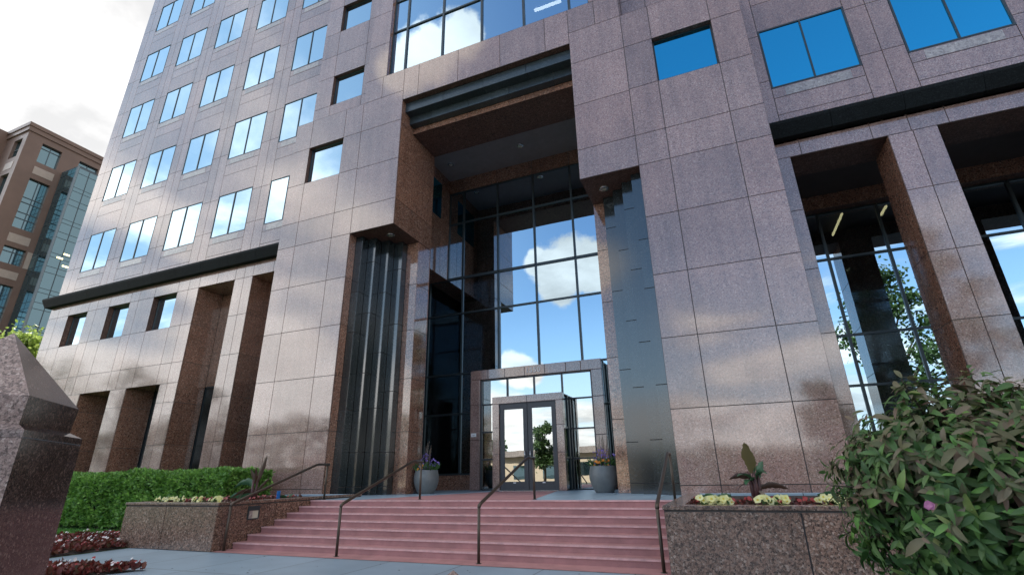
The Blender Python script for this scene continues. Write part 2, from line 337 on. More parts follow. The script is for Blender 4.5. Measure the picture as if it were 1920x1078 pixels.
def build(name, mb, parent=None, smoothf=False, bevel=0, label=None):
    b = BASE.get(parent.name, Vector()) if parent else Vector()
    me = bpy.data.meshes.new(name); me.from_pydata([Vector(v)-b for v in mb.v], [], mb.f)
    for n in mb.mats: me.materials.append(M[n])
    me.polygons.foreach_set('material_index', mb.mi)
    if smoothf: me.polygons.foreach_set('use_smooth', [True]*len(mb.f))
    me.update()
    o = bpy.data.objects.new(name, me); col.objects.link(o)
    if parent: o.parent = parent
    BASE[o.name] = b
    if bevel:
        md = o.modifiers.new('bevel', 'BEVEL'); md.width = bevel; md.segments = 2; md.limit_method = 'ANGLE'
    if label: o['label'] = label
    return o
def tag(o, label, cat, group=None, kind=None):
    if label: o['label'] = label
    if cat: o['category'] = cat
    if group: o['group'] = group
    if kind: o['kind'] = kind
    return o
def thing(name, loc, label, cat, group=None):
    o = bpy.data.objects.new(name, None); col.objects.link(o); o.location = loc; o.empty_display_size = .2
    BASE[o.name] = Vector(loc); return tag(o, label, cat, group)
def structure(name, mb, label=None):
    o = build(name, mb); o['kind'] = 'structure'
    if label: o['label'] = label
    return o
def copy_tree(o, parent=None):
    c = o.copy(); col.objects.link(c); c.parent = parent
    for ch in o.children: copy_tree(ch, c)
    return c
GAP = .012
def panel(mb, x0, x1, z0, z1, y, mn, ax='y', s=1):
    """one stone slab on a plane; ax 'y': plane y, spans x/z (faces -y); ax 'x': plane x, spans y/z, facing s"""
    g = GAP; dpt = .03
    if x1-x0 < .05 or z1-z0 < .05: return
    fr = [(x0+g, z0+g), (x1-g, z0+g), (x1-g, z1-g), (x0+g, z1-g)]
    if ax == 'y': vs = [(a, y, b) for a, b in fr]+[(a, y+dpt, b) for a, b in fr]
    else: vs = [(y, a, b) for a, b in fr]+[(y-s*dpt, a, b) for a, b in fr]
    mb.add(vs, ((0, 1, 2, 3), (0, 4, 5, 1), (1, 5, 6, 2), (2, 6, 7, 3), (3, 7, 4, 0)), mn)
def back(mb, x0, x1, z0, z1, y, ax='y', s=1, mn='joint'):
    if ax == 'y': mb.quad((x0, y+.028, z0), (x1, y+.028, z0), (x1, y+.028, z1), (x0, y+.028, z1), mn)
    else: mb.quad((y-s*.028, x0, z0), (y-s*.028, x1, z0), (y-s*.028, x1, z1), (y-s*.028, x0, z1), mn)
def wall(mb, xs, zs, y, mn='granite', holes=(), ax='y', s=1):
    for i in range(len(xs)-1):
        for j in range(len(zs)-1):
            cx = (xs[i]+xs[i+1])/2; cz = (zs[j]+zs[j+1])/2
            if any(h[0] < cx < h[1] and h[2] < cz < h[3] for h in holes): continue
            panel(mb, xs[i], xs[i+1], zs[j], zs[j+1], y, mn, ax, s); back(mb, xs[i], xs[i+1], zs[j], zs[j+1], y, ax, s)
def reveal(mb, x0, x1, z0, z1, y0, y1, mn, sill=True, head=True):
    y0 += .004
    mb.quad((x0, y0, z0), (x0, y1, z0), (x0, y1, z1), (x0, y0, z1), mn); mb.quad((x1, y0, z0), (x1, y1, z0), (x1, y1, z1), (x1, y0, z1), mn)
    if head: mb.quad((x0, y0, z1), (x1, y0, z1), (x1, y1, z1), (x0, y1, z1), mn)
    if sill: mb.quad((x0, y0, z0), (x1, y0, z0), (x1, y1, z0), (x0, y1, z0), mn)
def side(mb, x, s, y0, y1, zs, mn):     # slab-faced return wall on plane x
    for j in range(len(zs)-1): panel(mb, y0, y1, zs[j], zs[j+1], x, mn, 'x', s); back(mb, y0, y1, zs[j], zs[j+1], x, 'x', s)

# ================================================================ THE TOWER
ROOF = 50.0; CX = -7.735
tower = thing('office_tower', (CX, 15.6, 0), 'tall pink granite office block with deep entrance portal and mirror windows', 'office building')
def window(x0, x1, z0, z1, y, mull=True, frame=.036, pane='pane', name='window', inset=None):
    mb = MB(); d = .05; ym = y-.012
    mb.box(x0, x0+frame, ym, y+d, z0, z1, 'frame'); mb.box(x1-frame, x1, ym, y+d, z0, z1, 'frame')
    mb.box(x0+frame, x1-frame, ym, y+d, z1-frame, z1, 'frame'); mb.box(x0+frame, x1-frame, ym, y+d, z0, z0+frame, 'frame')
    if mull: xm = (x0+x1)/2; mb.box(xm-.028, xm+.028, ym-.004, y+d, z0+frame, z1-frame, 'frame')
    o = build(name, mb, tower)
    p = MB(); gx = [x0+frame*.5] + ([(x0+x1)/2] if mull else []) + [x1-frame*.5]
    for a, b in zip(gx, gx[1:]):
        j = [rnd.uniform(-.003, .003) for _ in range(2)]      # panes never sit perfectly true
        p.quad((a, y+.02+j[0], z0+.02), (b, y+.02-j[0], z0+.02), (b, y+.02-j[0]+j[1], z1-.02), (a, y+.02+j[0]+j[1], z1-.02), pane)
    build('pane', p, o)
    if inset:
        q = MB(); q.box(inset[0], inset[1], inset[4]-.006, inset[4]+.02, inset[2], inset[3], 'sillstone'); build('sill_panel', q, o)
    return o
# ---- left wing
WY = 17.25; LX = -39.75; BL, BR = -18.37, 2.90
rows = [14.78, 20.2, 25.58, 30.85, 36.12, 41.45]; wl = [-38.18, -34.1, -30.0, -25.87, -21.72]; WW = 2.76; WH = 2.8
mb = MB()
def wing_upper(mb, wins, xa, xb, rows, w):
    edges = [xa]
    zs_top = ROOF
    cols = []; x = xa
    for a in wins: cols += [('s', x, a), ('w', a, a+w)]; x = a+w
    cols.append(('s', x, xb))
    for k, a, b in cols:
        if k == 'w':
            zs = [12.45]
            for r in rows: zs += [r-1.2, r-.45, r, r+WH]
            zs.append(ROOF)
            hs = [(a, b, r, r+WH) for r in rows]
            wall(mb, [a, b], zs, WY, holes=hs)
            for r in rows: reveal(mb, a, b, r, r+WH, WY, WY+.05, 'granite')
        else:
            zs = [12.45]
            for r in rows: zs += [r+.4, r+2.6]
            zs.append(ROOF)
            if b-a > 1.0:
                c = (a+b)/2; wall(mb, [a, c, b], zs, WY)
            else: wall(mb, [a, b], zs, WY)
wing_upper(mb, wl, LX, -18.2, rows, WW)
for a in wl:
    for r in rows:
        if r > 37 and a < -30: continue
        window(a, a+WW, r, r+WH, WY, inset=(a+.28, a+WW-.5, r-.40, r-.06, WY) )
# lower left wing
LL = -40.05
sw = [-37.88, -33.76, -29.63]
xs = [LL, -39.05, -37.88, -35.87, -35.0, -33.76, -31.78, -31.0, -29.63, -27.63, -26.75, -25.9]
zs = [6.5, 7.6, 9.69, 11.76, 12.50]
wall(mb, xs, zs, WY, holes=[(a, a+2.0, 9.69, 11.76) for a in sw])
low = [(-38.3, -35.5), (-34.2, -31.43), (-30.06, -27.3)]
wall(mb, [LL, -38.3, -35.5, -34.2, -31.43, -30.06, -27.3, -26.7, -25.9], [0, 1.3, 3.4, 5.5, 6.5], WY, holes=[(a, b, 0, 6.5) for a, b in low])
wall(mb, [-25.9, -24.5, -23.12, -22.45, -21.82, -20.4, -19.05, -18.2], [11.76, 12.50], WY)
wall(mb, [-23.12, -22.45, -21.82], [0, 1.3, 3.4, 5.5, 7.6, 9.69, 11.76], WY); wall(mb, [-19.05, -18.2], [0, 1.3, 3.4, 5.5, 7.6, 9.69, 11.76], WY)
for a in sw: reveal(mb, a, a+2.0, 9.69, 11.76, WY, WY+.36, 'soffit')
build('wing_wall', mb, tower)
for a in sw: window(a, a+2.0, 9.69, 11.76, WY+.31, mull=False, frame=.05)
mb = MB()
for a, b in low + [(-25.9, -23.12), (-21.82, -19.05)]:
    top = 6.5 if a < -26 else 11.76
    for x, s in ((a, 1), (b, -1)): side(mb, x+.001*s, s, WY+.03, 18.8, [0, 1.3, 3.4, 5.5] + ([6.5] if top < 7 else [7.6, 9.69, 11.76]), 'brown')
    mb.quad((a, WY, top), (b, WY, top), (b, 18.8, top), (a, 18.8, top), 'brown')
    if top > 7: panel(mb, a, b, 6.46, top, 18.8, 'brown'); back(mb, a, b, 6.46, top, 18.8)
build('opening_lining', mb, tower)
for a, b in low + [(-25.9, -23.12), (-21.82, -19.05)]: window(a, b, 0.02, 6.46, 18.84, mull=True, frame=.07, pane='darkglass', name='arcade_window')  # panes darkened to stand in for the shade of a deeper recess
# side return and roof, plus an unseen dark core added against light leaks
mb = MB(); wall(mb, [WY+.03+k*3.0 for k in range(10)], [12.5+2.127*k for k in range(18)]+[ROOF], LX, ax='x', s=-1); wall(mb, [WY+.03+k*3.0 for k in range(10)], [0, 1.3, 3.4, 5.5, 7.6, 9.7, 12.45], LL, ax='x', s=-1)
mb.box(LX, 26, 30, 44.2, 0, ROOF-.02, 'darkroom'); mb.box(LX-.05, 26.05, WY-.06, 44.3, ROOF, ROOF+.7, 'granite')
for a, b in ((LX, BL), (BR, 26)): mb.quad((a, WY+.1, 12.55), (b, WY+.1, 12.55), (b, 30, 12.55), (a, 30, 12.55), 'darkroom')
mb.quad((26, WY, 0), (26, 44, 0), (26, 44, ROOF), (26, WY, ROOF), 'granite')
build('building_shell', mb, tower)
# ---- right wing
mb = MB(); wr = [3.55, 7.76, 11.97, 16.18, 20.4]; rowsR = [14.87, 20.25, 25.6, 30.85, 36.12, 41.45]
wing_upper(mb, wr, 2.7, 26, rowsR, 2.88)
ops = [(3.59, 6.45), (7.78, 10.65), (11.97, 14.85), (16.2, 19.05)]
xs = [2.7, 3.59, 4.1, 6.45, 7.13, 7.78, 10.65, 11.3, 11.97, 14.85, 15.5, 16.2, 19.05, 26]
wall(mb, [2.7, 3.95, 6.05, 7.1, 8.1, 10.2, 11.3, 12.3, 14.4, 15.5, 16.6, 19, 26], [11.87, 12.55], WY)
for a, b, c in ((2.7, 2.7, 3.59), (6.45, 7.13, 7.78), (10.65, 11.3, 11.97), (14.85, 15.5, 16.2), (19.05, 22, 26)):
    wall(mb, [a, b, c] if b > a else [a, c], [0, 1.3, 3.4, 5.54, 7.66, 9.79, 11.87], WY)
build('wing_wall', mb, tower)
for a in wr[:3]:
    for r in rowsR[:2]: window(a, a+2.88, r, r+WH, WY, frame=.06, inset=(a+.42, a+2.5, r-.42, r-.05, WY), pane='skypane')
mb = MB()
for a, b in ops:
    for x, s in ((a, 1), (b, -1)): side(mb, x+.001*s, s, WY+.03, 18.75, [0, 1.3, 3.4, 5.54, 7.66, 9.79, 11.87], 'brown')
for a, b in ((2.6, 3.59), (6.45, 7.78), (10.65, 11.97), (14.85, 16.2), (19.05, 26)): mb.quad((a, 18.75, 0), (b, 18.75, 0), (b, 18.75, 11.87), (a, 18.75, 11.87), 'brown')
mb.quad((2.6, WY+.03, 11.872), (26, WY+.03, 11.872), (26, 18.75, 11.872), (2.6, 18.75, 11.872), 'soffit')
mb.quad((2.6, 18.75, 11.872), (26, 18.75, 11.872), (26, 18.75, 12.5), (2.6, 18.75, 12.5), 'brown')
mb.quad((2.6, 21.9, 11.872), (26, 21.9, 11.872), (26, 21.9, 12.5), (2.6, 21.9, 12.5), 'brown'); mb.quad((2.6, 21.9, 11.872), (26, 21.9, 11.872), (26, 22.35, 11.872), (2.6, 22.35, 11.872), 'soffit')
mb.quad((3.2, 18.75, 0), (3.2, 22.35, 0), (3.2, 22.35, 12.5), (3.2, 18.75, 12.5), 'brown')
build('arcade_lining', mb, tower)
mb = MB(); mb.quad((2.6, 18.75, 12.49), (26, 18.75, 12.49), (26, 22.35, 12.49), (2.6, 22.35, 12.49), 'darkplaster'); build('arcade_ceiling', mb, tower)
# ---- bands
BP = [(WY+.02, 12.53), (16.97, 12.53), (16.93, 12.64), (16.80, 13.00), (16.80, 13.12), (WY+.02, 13.42)]
for x0, x1 in ((-40.05, BL), (BR, 26)):
    mb = MB(); x = x0
    while x < x1-.01:
        e = min(x+2.07, x1); a = x+.006; b = e-.006
        if x == -40.05:      # mitred corner that turns round the side of the tower
            n = len(BP); va = [(-40.05-(WY+.02-y), y, z) for y, z in BP]; vb = [(b, y, z) for y, z in BP]
            mb.add(va+vb, [tuple(range(n, 2*n))]+[(i, (i+1) % n, n+(i+1) % n, n+i) for i in range(n)], 'band')
            vc = [(-40.05-(WY+.02-y), 43, z) for y, z in BP]
            mb.add(va+vc, [(i, (i+1) % n, n+(i+1) % n, n+i) for i in range(n)], 'band')
        else: mb.profx(BP, a, b, 'band')
        x = e
    build('cornice_band', mb, tower)
# ---- central block
BY = 15.6; T2 = 16.425; TOP1 = 19.06
mb = MB(); zb = [1.0, 1.3, 3.39, 5.54, 7.66, 9.79, 11.87, 13.15, 15.29, 17.37, TOP1]
lx = [BL, -17.3, -15.16, -14.1]; rx = [-1.37, -.30, 1.84, BR]
wall(mb, lx, zb, BY, holes=[(-17.3, -15.16, 15.29, 17.37)]); wall(mb, rx, zb, BY, holes=[(-.3, 1.84, 15.29, 17.37)])
wall(mb, [-14.1, -11.79], [11.87, 13.15, 15.24, 17.37, TOP1], BY); wall(mb, [-3.54, -1.37], [11.87, 13.15, 15.24, 17.37, TOP1], BY)
bayx = (-12.87, -2.59); bz = 20.38
wall(mb, [-14.1, -13.05, -11.79], [TOP1, bz], BY); wall(mb, [-3.54, -2.4, -1.37], [TOP1, bz], BY)
wall(mb, [-11.79, -10.96, -8.83, -6.71, -4.59, -3.54], [18.5, bz], BY)
for x0, x1 in ((-14.1, bayx[0]), (bayx[1], -1.37)): wall(mb, [x0, x1], [bz, 22.6, 24.8, 27, 29.2, 31.4, 33.6, 36, 38.4], BY)
wall(mb, [-14.1, -10.96, -8.83, -6.71, -4.59, -1.37], [34, 36, 38.4], BY)
reveal(mb, bayx[0], bayx[1], bz, 34, BY, BY+.25, 'brown'); mb.quad((-14.1, BY, 38.4), (-1.37, BY, 38.4), (-1.37, 18, 38.4), (-14.1, 18, 38.4), 'granite')
for x0 in (-17.3, -.3): reveal(mb, x0, x0+2.14, 15.29, 17.37, BY, BY+.22, 'soffit')
side(mb, BL, -1, BY+.03, WY, zb, 'granite'); side(mb, BR, 1, BY+.03, WY, zb, 'granite')
for a, b in ((BL, -14.1), (-1.37, BR)): mb.quad((a, BY, TOP1), (b, BY, TOP1), (b, T2+.03, TOP1), (a, T2+.03, TOP1), 'granite')
side(mb, -14.1, -1, BY+.03, T2, [TOP1, 21.2, 23.3, 25.4, 27.5, 29.6, 31.8, 34, 38.4], 'granite'); side(mb, -1.37, 1, BY+.03, T2, [TOP1, 21.2, 23.3, 25.4, 27.5, 29.6, 31.8, 34, 38.4], 'granite')
build('central_wall', mb, tower)
for x0 in (-17.3, -.3): window(x0, x0+2.14, 15.29, 17.37, BY+.19, mull=False, frame=.05, pane='pane' if x0 < -5 else 'skypane', name='punched_window')
# set-back tier above
mb = MB(); z2 = [TOP1]; w2 = [20.67, 26.03, 31.4, 36.75]
for r in w2: z2 += [r, r+2.04, r+3.6]
z2.append(ROOF)
for xx, hx in (([-18.3, -17.18, -15.1, -14.1], -17.18), ([-1.37, -.36, 1.72, 2.84], -.36)):
    wall(mb, xx, z2, T2, holes=[(hx, hx+2.08, r, r+2.04) for r in w2])
    for r in w2: reveal(mb, hx, hx+2.08, r, r+2.04, T2, T2+.22, 'soffit')
side(mb, -18.3, -1, T2+.03, WY, z2, 'granite'); side(mb, 2.84, 1, T2+.03, WY, z2, 'granite')
wall(mb, [-14.1, -10.96, -8.83, -6.71, -4.59, -1.37], [38.4, 41, 44, 47, ROOF], T2)
build('set_back_wall', mb, tower)
for hx in (-17.18, -.36):
    for r in w2[:3]: window(hx, hx+2.08, r, r+2.04, T2+.19, mull=False, frame=.05, pane='pane' if hx < -5 else 'skypane', name='punched_window')
# ---- glazing grids
def glazing(name, xs, zs, y, pane, fr=.05, dep=.09, lab=None, hole=None, fmat='frame'):
    mb = MB()
    for x in xs: mb.box(x-fr, x+fr, y-.035, y+dep, zs[0], zs[-1], fmat)
    for z in zs:
        for a, b in zip(xs, xs[1:]): mb.box(a+fr, b-fr, y-.028, y+dep-.005, z-fr*.9, z+fr*.9, fmat)
    o = build(name, mb, tower, label=lab)
    for i in range(len(xs)-1):
        for j in range(len(zs)-1):
            if hole and hole(xs[i], xs[i+1], zs[j], zs[j+1]): continue
            p = MB(); e = rnd.uniform(-.004, .004); g = rnd.uniform(-.004, .004)
            a, b, c, d = xs[i]+fr*.5, xs[i+1]-fr*.5, zs[j]+fr*.4, zs[j+1]-fr*.4
            p.quad((a, y+.03+e, c), (b, y+.03-e, c), (b, y+.03-e+g, d), (a, y+.03+e+g, d), pane); build('pane', p, o)
    return o
mx = [CX+2.127*k for k in range(-2, 3)]
glazing('bay_glazing', [bayx[0]]+mx+[bayx[1]], [bz, 23.42, 25.6, 28.8, 31, 34], BY+.25, 'curtain')
glazing('curtain_wall', [-12.93]+mx+[-2.53], [11.87, 15.25, 17.3], 22.35, 'curtain')
glazing('curtain_wall', [-14.05, CX-4.254, CX-2.127, CX, CX+2.127, CX+4.254, -1.42], [1.74, 4.55, 6.54, 9.79, 11.82], 22.352, 'curtain')
glazing('curtain_wall', [2.95, 5.07, 7.18, 9.3, 11.43, 13.55], [0.05, 2.2, 4.58, 6.52, 9.75, 11.83], 22.35, 'curtain')
# dark rooms behind the glass
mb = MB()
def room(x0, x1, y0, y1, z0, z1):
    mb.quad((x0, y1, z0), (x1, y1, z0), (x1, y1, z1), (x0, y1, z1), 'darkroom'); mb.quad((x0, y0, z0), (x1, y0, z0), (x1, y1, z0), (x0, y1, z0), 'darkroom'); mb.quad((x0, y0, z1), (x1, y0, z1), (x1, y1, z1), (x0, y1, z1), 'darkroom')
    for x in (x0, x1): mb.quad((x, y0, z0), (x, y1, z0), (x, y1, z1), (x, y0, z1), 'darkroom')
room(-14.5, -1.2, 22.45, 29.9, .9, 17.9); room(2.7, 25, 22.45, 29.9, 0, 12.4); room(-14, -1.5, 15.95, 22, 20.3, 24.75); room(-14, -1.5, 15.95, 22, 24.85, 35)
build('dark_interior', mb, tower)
for (x, y0, y1) in ((6.30, 23.6, 25.9), (7.95, 23.6, 24.5)):
    mb = MB(); mb.box(x-.04, x+.04, y0, y1, 12.2, 12.27, 'tube'); build('ceiling_tube_light', mb, tower)
mb = MB(); mb.box(-5.9, -4.45, 18.36, 18.52, 24.55, 24.62, 'tubewhite'); build('ceiling_tube_light', mb, tower)
# ---- portal
PL, PR = -11.79, -3.54
mb = MB()
zj = [11.87, 13.15, 15.24, 17.2, 18.5]
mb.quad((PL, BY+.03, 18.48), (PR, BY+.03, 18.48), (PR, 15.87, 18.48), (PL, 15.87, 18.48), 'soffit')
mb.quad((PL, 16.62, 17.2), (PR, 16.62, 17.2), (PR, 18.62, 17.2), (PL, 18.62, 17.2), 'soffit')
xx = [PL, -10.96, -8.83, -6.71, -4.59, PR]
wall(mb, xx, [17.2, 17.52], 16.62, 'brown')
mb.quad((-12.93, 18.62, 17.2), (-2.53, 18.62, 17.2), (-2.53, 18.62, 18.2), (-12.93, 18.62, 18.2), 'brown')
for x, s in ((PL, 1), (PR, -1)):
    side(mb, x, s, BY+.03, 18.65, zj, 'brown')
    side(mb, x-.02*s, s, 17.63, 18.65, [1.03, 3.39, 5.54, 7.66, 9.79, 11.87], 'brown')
for a, b in ((-12.42, PL-.02), (PR+.02, -3.05)):
    wall(mb, [a, b], [1.03, 3.39, 5.54, 7.66, 9.79, 11.87], 17.63, 'brown')
for x0, x1, s, xi in ((-14.1, PL, 1, -12.93), (PR, -1.37, -1, -2.53)):
    mb.quad((x0, BY+.03, 11.872), (x1, BY+.03, 11.872), (x1, 18.65, 11.872), (x0, 18.65, 11.872), 'soffit')
    xo = x0 if s > 0 else x1; xp = x1 if s > 0 else x0; xw = -14.05 if s > 0 else -1.42
    mb.quad((xo, 18.65, 1), (xp, 18.65, 1), (xp, 18.65, 11.9), (xo, 18.65, 11.9), 'brown')
    mb.quad((xw, 18.65, 1.03), (xw, 22.35, 1.03), (xw, 22.35, 11.82), (xw, 18.65, 11.82), 'darkglass')
    mb.quad((xw, 18.65, 11.82), (xi, 18.65, 11.82), (xi, 22.35, 11.82), (xw, 22.35, 11.82), 'brown')
    mb.quad((xp, 18.65, 11.87), (xi, 18.65, 11.87), (xi, 18.65, 18.2), (xp, 18.65, 18.2), 'brown')
    wall(mb, [18.66, 19.2, 21.42, 22.34], [11.82, 15.21, 17.45, 18.2], xi, 'brown', holes=[(19.2, 21.42, 15.21, 17.45)], ax='x', s=s)
wall(mb, [-12.93]+mx+[-2.53], [17.3, 18.2], 22.28, 'brown')
wall(mb, [-14.05, -11.0], [1.03, 1.72], 22.33, 'brown'); wall(mb, [-4.57, -1.42], [1.03, 1.72], 22.33, 'brown')
build('portal_wall', mb, tower)
for xi in (-12.95, -2.51):
    mb = MB(); mb.quad((xi, 19.2, 15.21), (xi, 21.42, 15.21), (xi, 21.42, 17.45), (xi, 19.2, 17.45), 'skypane'); build('side_window', mb, tower)
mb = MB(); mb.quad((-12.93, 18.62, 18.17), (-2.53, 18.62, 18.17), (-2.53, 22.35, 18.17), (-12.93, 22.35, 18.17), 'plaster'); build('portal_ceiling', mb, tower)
mb = MB()
for i in range(4):
    x0 = PL+(PR-PL)*i/4; x1 = PL+(PR-PL)*(i+1)/4; a = .5 if i else 0
    mb.box(x0+.008, x1-.008, 15.87, 16.6, 17.95, 18.46, 'fascia')
for x0, x1 in ((PL, -10.6), (-10.6, -8.6), (-8.6, -6.6), (-6.6, -4.5), (-4.5, PR)): mb.box(x0+.008, x1-.008, 16.27, 16.61, 17.52, 17.944, 'fascia')
build('lintel_band', mb, tower)
# fluted black cladding each side: staircase in plan
sx = [-14.13, -13.72, -13.30, -12.88, -12.42]; sy = [16.05, 16.45, 16.86, 17.27, 17.63]
jz = [[1.34, 4.2, 7.4, 9.2, 11.87], [1.34, 2.6, 5.7, 8.3, 10.7, 11.87], [1.34, 4.3, 6.6, 9.3, 11.87], [1.34, 2.6, 5.0, 7.9, 10.5, 11.87]]
GAP = .013
for mir in (0, 1):
    mb = MB(); X = (lambda x: x) if not mir else (lambda x: 2*CX-x)
    for k in range(4):
        zz = [1.03]+jz[k]
        for z0, z1 in zip(zz, zz[1:]):
            a, b = sorted((X(sx[k]), X(sx[k+1]))); panel(mb, a, b, z0, z1, sy[k], 'black')
            panel(mb, sy[k], sy[k+1], z0, z1, X(sx[k+1]), 'black', 'x', -1 if mir else 1)
        back(mb, a, b, 1.03, 11.87, sy[k]); back(mb, sy[k], sy[k+1], 1.03, 11.87, X(sx[k+1]), 'x', -1 if mir else 1)
    build('fluted_panel', mb, tower)
    mb = MB(); side(mb, X(-14.1), -1 if mir else 1, BY+.03, 16.05, [1.03, 3.39, 5.54, 7.66, 9.79, 11.87], 'brown'); build('pier_return', mb, tower)
GAP = .012
# downlights
def downlight(x, y, z):
    mb = MB(); mb.lathe([(.0, -.03), (.10, -.03), (.17, -.035), (.19, -.02), (.19, 0)], (x, y, z), 'steel', 20); mb.lathe([(0, -.034), (.09, -.034)], (x, y, z), 'lens', 16); build('downlight', mb, tower, True)
downlight(-12.03, 20.75, 18.17); downlight(-7.80, 20.75, 18.17); downlight(-3.6, 20.75, 18.17); downlight(-12.55, 16.5, 11.872); downlight(-2.85, 16.6, 11.872)
# ---- entrance: outer and inner granite frames, glazing, doors
mb = MB(); y = 21.5
for a, b, z0, z1 in ((-11, -10.5, 1.04, 3.2), (-11, -10.5, 3.2, 4.8), (-11, -10.5, 4.8, 5.97), (-5.05, -4.57, 1.04, 3.2), (-5.05, -4.57, 3.2, 4.8), (-5.05, -4.57, 4.8, 5.97)): mb.box(a+.006, b-.006, y, y+.32, z0+.006, z1-.006, 'granite')
for a, b in zip([-11, -10.1, -9.2, -8.2, -7.2, -6.2, -5.5, -4.57], [-10.1, -9.2, -8.2, -7.2, -6.2, -5.5, -4.57]): mb.box(a+.006, b-.006, y, y+.32, 5.976, 6.43, 'granite')
build('entrance_frame', mb, tower, bevel=.012)
mb = MB(); y = 20.5
for a, b in ((-9.4, -9.07), (-6.45, -6.12)):
    for z0, z1 in ((1.04, 2.5), (2.5, 3.6), (3.6, 4.62)): mb.box(a+.005, b-.005, y, y+.26, z0+.005, z1-.005, 'granite')
for a, b in ((-9.4, -7.75), (-7.75, -6.12)): mb.box(a+.005, b-.005, y, y+.26, 4.625, 4.93, 'granite')
build('door_surround', mb, tower, bevel=.01)
mb = MB()
for x, s in ((-6.16, 1), (-9.36, -1)):
    mb.quad((x, 20.76, 1.04), (x, 21.55, 1.04), (x, 21.55, 4.88), (x, 20.76, 4.88), 'darkglass')
    for z in (2.3, 3.5): mb.box(x-.03, x+.03, 20.8, 21.5, z-.04, z+.04, 'frame')
    mb.box(x-.05, x+.05, 21.2, 21.3, 1.04, 4.9, 'frame')
mb.box(-9.36, -6.16, 20.76, 21.58, 4.78, 4.92, 'frame')
build('lobby_side_glass', mb, tower)
mb = MB()
for x in (-4.62, -10.95):
    mb.quad((x, 21.82, 1.04), (x, 22.33, 1.04), (x, 22.33, 6.35), (x, 21.82, 6.35), 'darkglass')
    mb.box(x-.04, x+.04, 22.0, 22.12, 1.04, 6.4, 'frame')
    for z in (2.3, 4.6): mb.box(x-.03, x+.03, 21.84, 22.3, z-.04, z+.04, 'frame')
mb.box(-10.98, -4.6, 21.82, 22.33, 6.3, 6.4, 'frame')
build('vestibule_side_glass', mb, tower)
def inhole(a, b, c, d): return a > -9.3 and b < -6.2 and d < 4.9
ox = [-10.5, -9.12, -7.78, -6.44, -5.05]
glazing('entrance_glazing', [-10.47, -9.12, -7.78, -6.44, -5.08], [4.79, 5.94], 21.62, 'doorglass', .035, fmat='greyframe')
glazing('entrance_glazing', [-10.47, -9.38], [1.06, 2.34, 3.54, 4.79], 21.622, 'doorglass', .035, fmat='greyframe')
glazing('entrance_glazing', [-6.14, -5.08], [1.06, 2.27, 3.5, 4.79], 21.621, 'doorglass', .035, fmat='greyframe')
for x0, x1, hx in ((-9.05, -7.77, -7.88), (-7.75, -6.47, -7.64)):
    d = MB(); yy = 20.56; z0, z1 = 1.06, 4.60; g0, g1 = (x0+.20, x1-.19) ; gz0, gz1 = 1.40, 4.36
    d.box(x0, g0, yy, yy+.06, z0, z1, 'greyframe'); d.box(g1, x1, yy, yy+.06, z0, z1, 'greyframe'); d.box(g0, g1, yy, yy+.06, z0, gz0, 'greyframe'); d.box(g0, g1, yy, yy+.06, gz1, z1, 'greyframe')
    o = build('door', d, tower, bevel=.006)
    p = MB(); p.quad((g0, yy+.03, gz0), (g1, yy+.03, gz0), (g1, yy+.03, gz1), (g0, yy+.03, gz1), 'doorglass'); build('pane', p, o)
    h = MB(); h.tube([(hx, yy-.01, 2.27), (hx, yy-.09, 2.27), (hx, yy-.09, 2.60), (hx, yy-.01, 2.60)], .022, 'steel', 8); build('handle', h, o, True)
    b = MB(); b.box(g0, g1, yy+.065, yy+.10, 2.56, 2.62, 'steel'); build('push_bar', b, o)
    b = MB(); xo = x0+.012 if hx > -7.7 else x1-.012
    hxx = x1 if hx > -7.7 else x0
    for z in (1.5, 2.85, 4.2): b.box(hxx-.018, hxx+.018, yy-.03, yy-.002, z, z+.2, 'frame')
    build('hinge', b, o)
    b = MB(); xm = (g0+g1)/2; b.box(xm-.06, xm+.06, yy-.006, yy-.002, 1.335, 1.375, 'white'); build('sticker', b, o)
mb = MB(); mb.box(-9.07, -6.45, 20.52, 20.60, 4.602, 4.62, 'greyframe'); mb.box(-9.07, -6.45, 20.48, 20.66, 1.036, 1.055, 'steel'); build('door_threshold', mb, tower)
cu = bpy.data.curves.new('num', 'FONT'); cu.body = '1550'; cu.size = .33; cu.extrude = .012; cu.offset = .010; cu.space_character = 1.12
to = bpy.data.objects.new('num', cu); col.objects.link(to); bpy.context.view_layer.update()
me = bpy.data.meshes.new_from_object(to.evaluated_get(bpy.context.evaluated_depsgraph_get())); bpy.data.objects.remove(to)
for v in me.vertices: x, yv, z = v.co; v.co = Vector((x-8.13, 21.488-z, yv+6.10))-BASE[tower.name]
me.materials.clear(); M['numeral'] = mat('pale_cut_numeral', (.72, .68, .65), .6)[0]; me.materials.append(M['numeral'])
no = bpy.data.objects.new('street_number', me); col.objects.link(no); no.parent = tower; BASE[no.name] = BASE[tower.name]
mb = MB(); mb.box(-10.94, -10.67, 21.478, 21.497, 3.35, 3.51, 'white'); mb.box(-10.86, -10.75, 21.474, 21.478, 3.40, 3.42, 'greyframe')
tag(build('wall_plaque', mb, bevel=.004), 'small white plaque on the left jamb of the outer entrance frame', 'plaque')

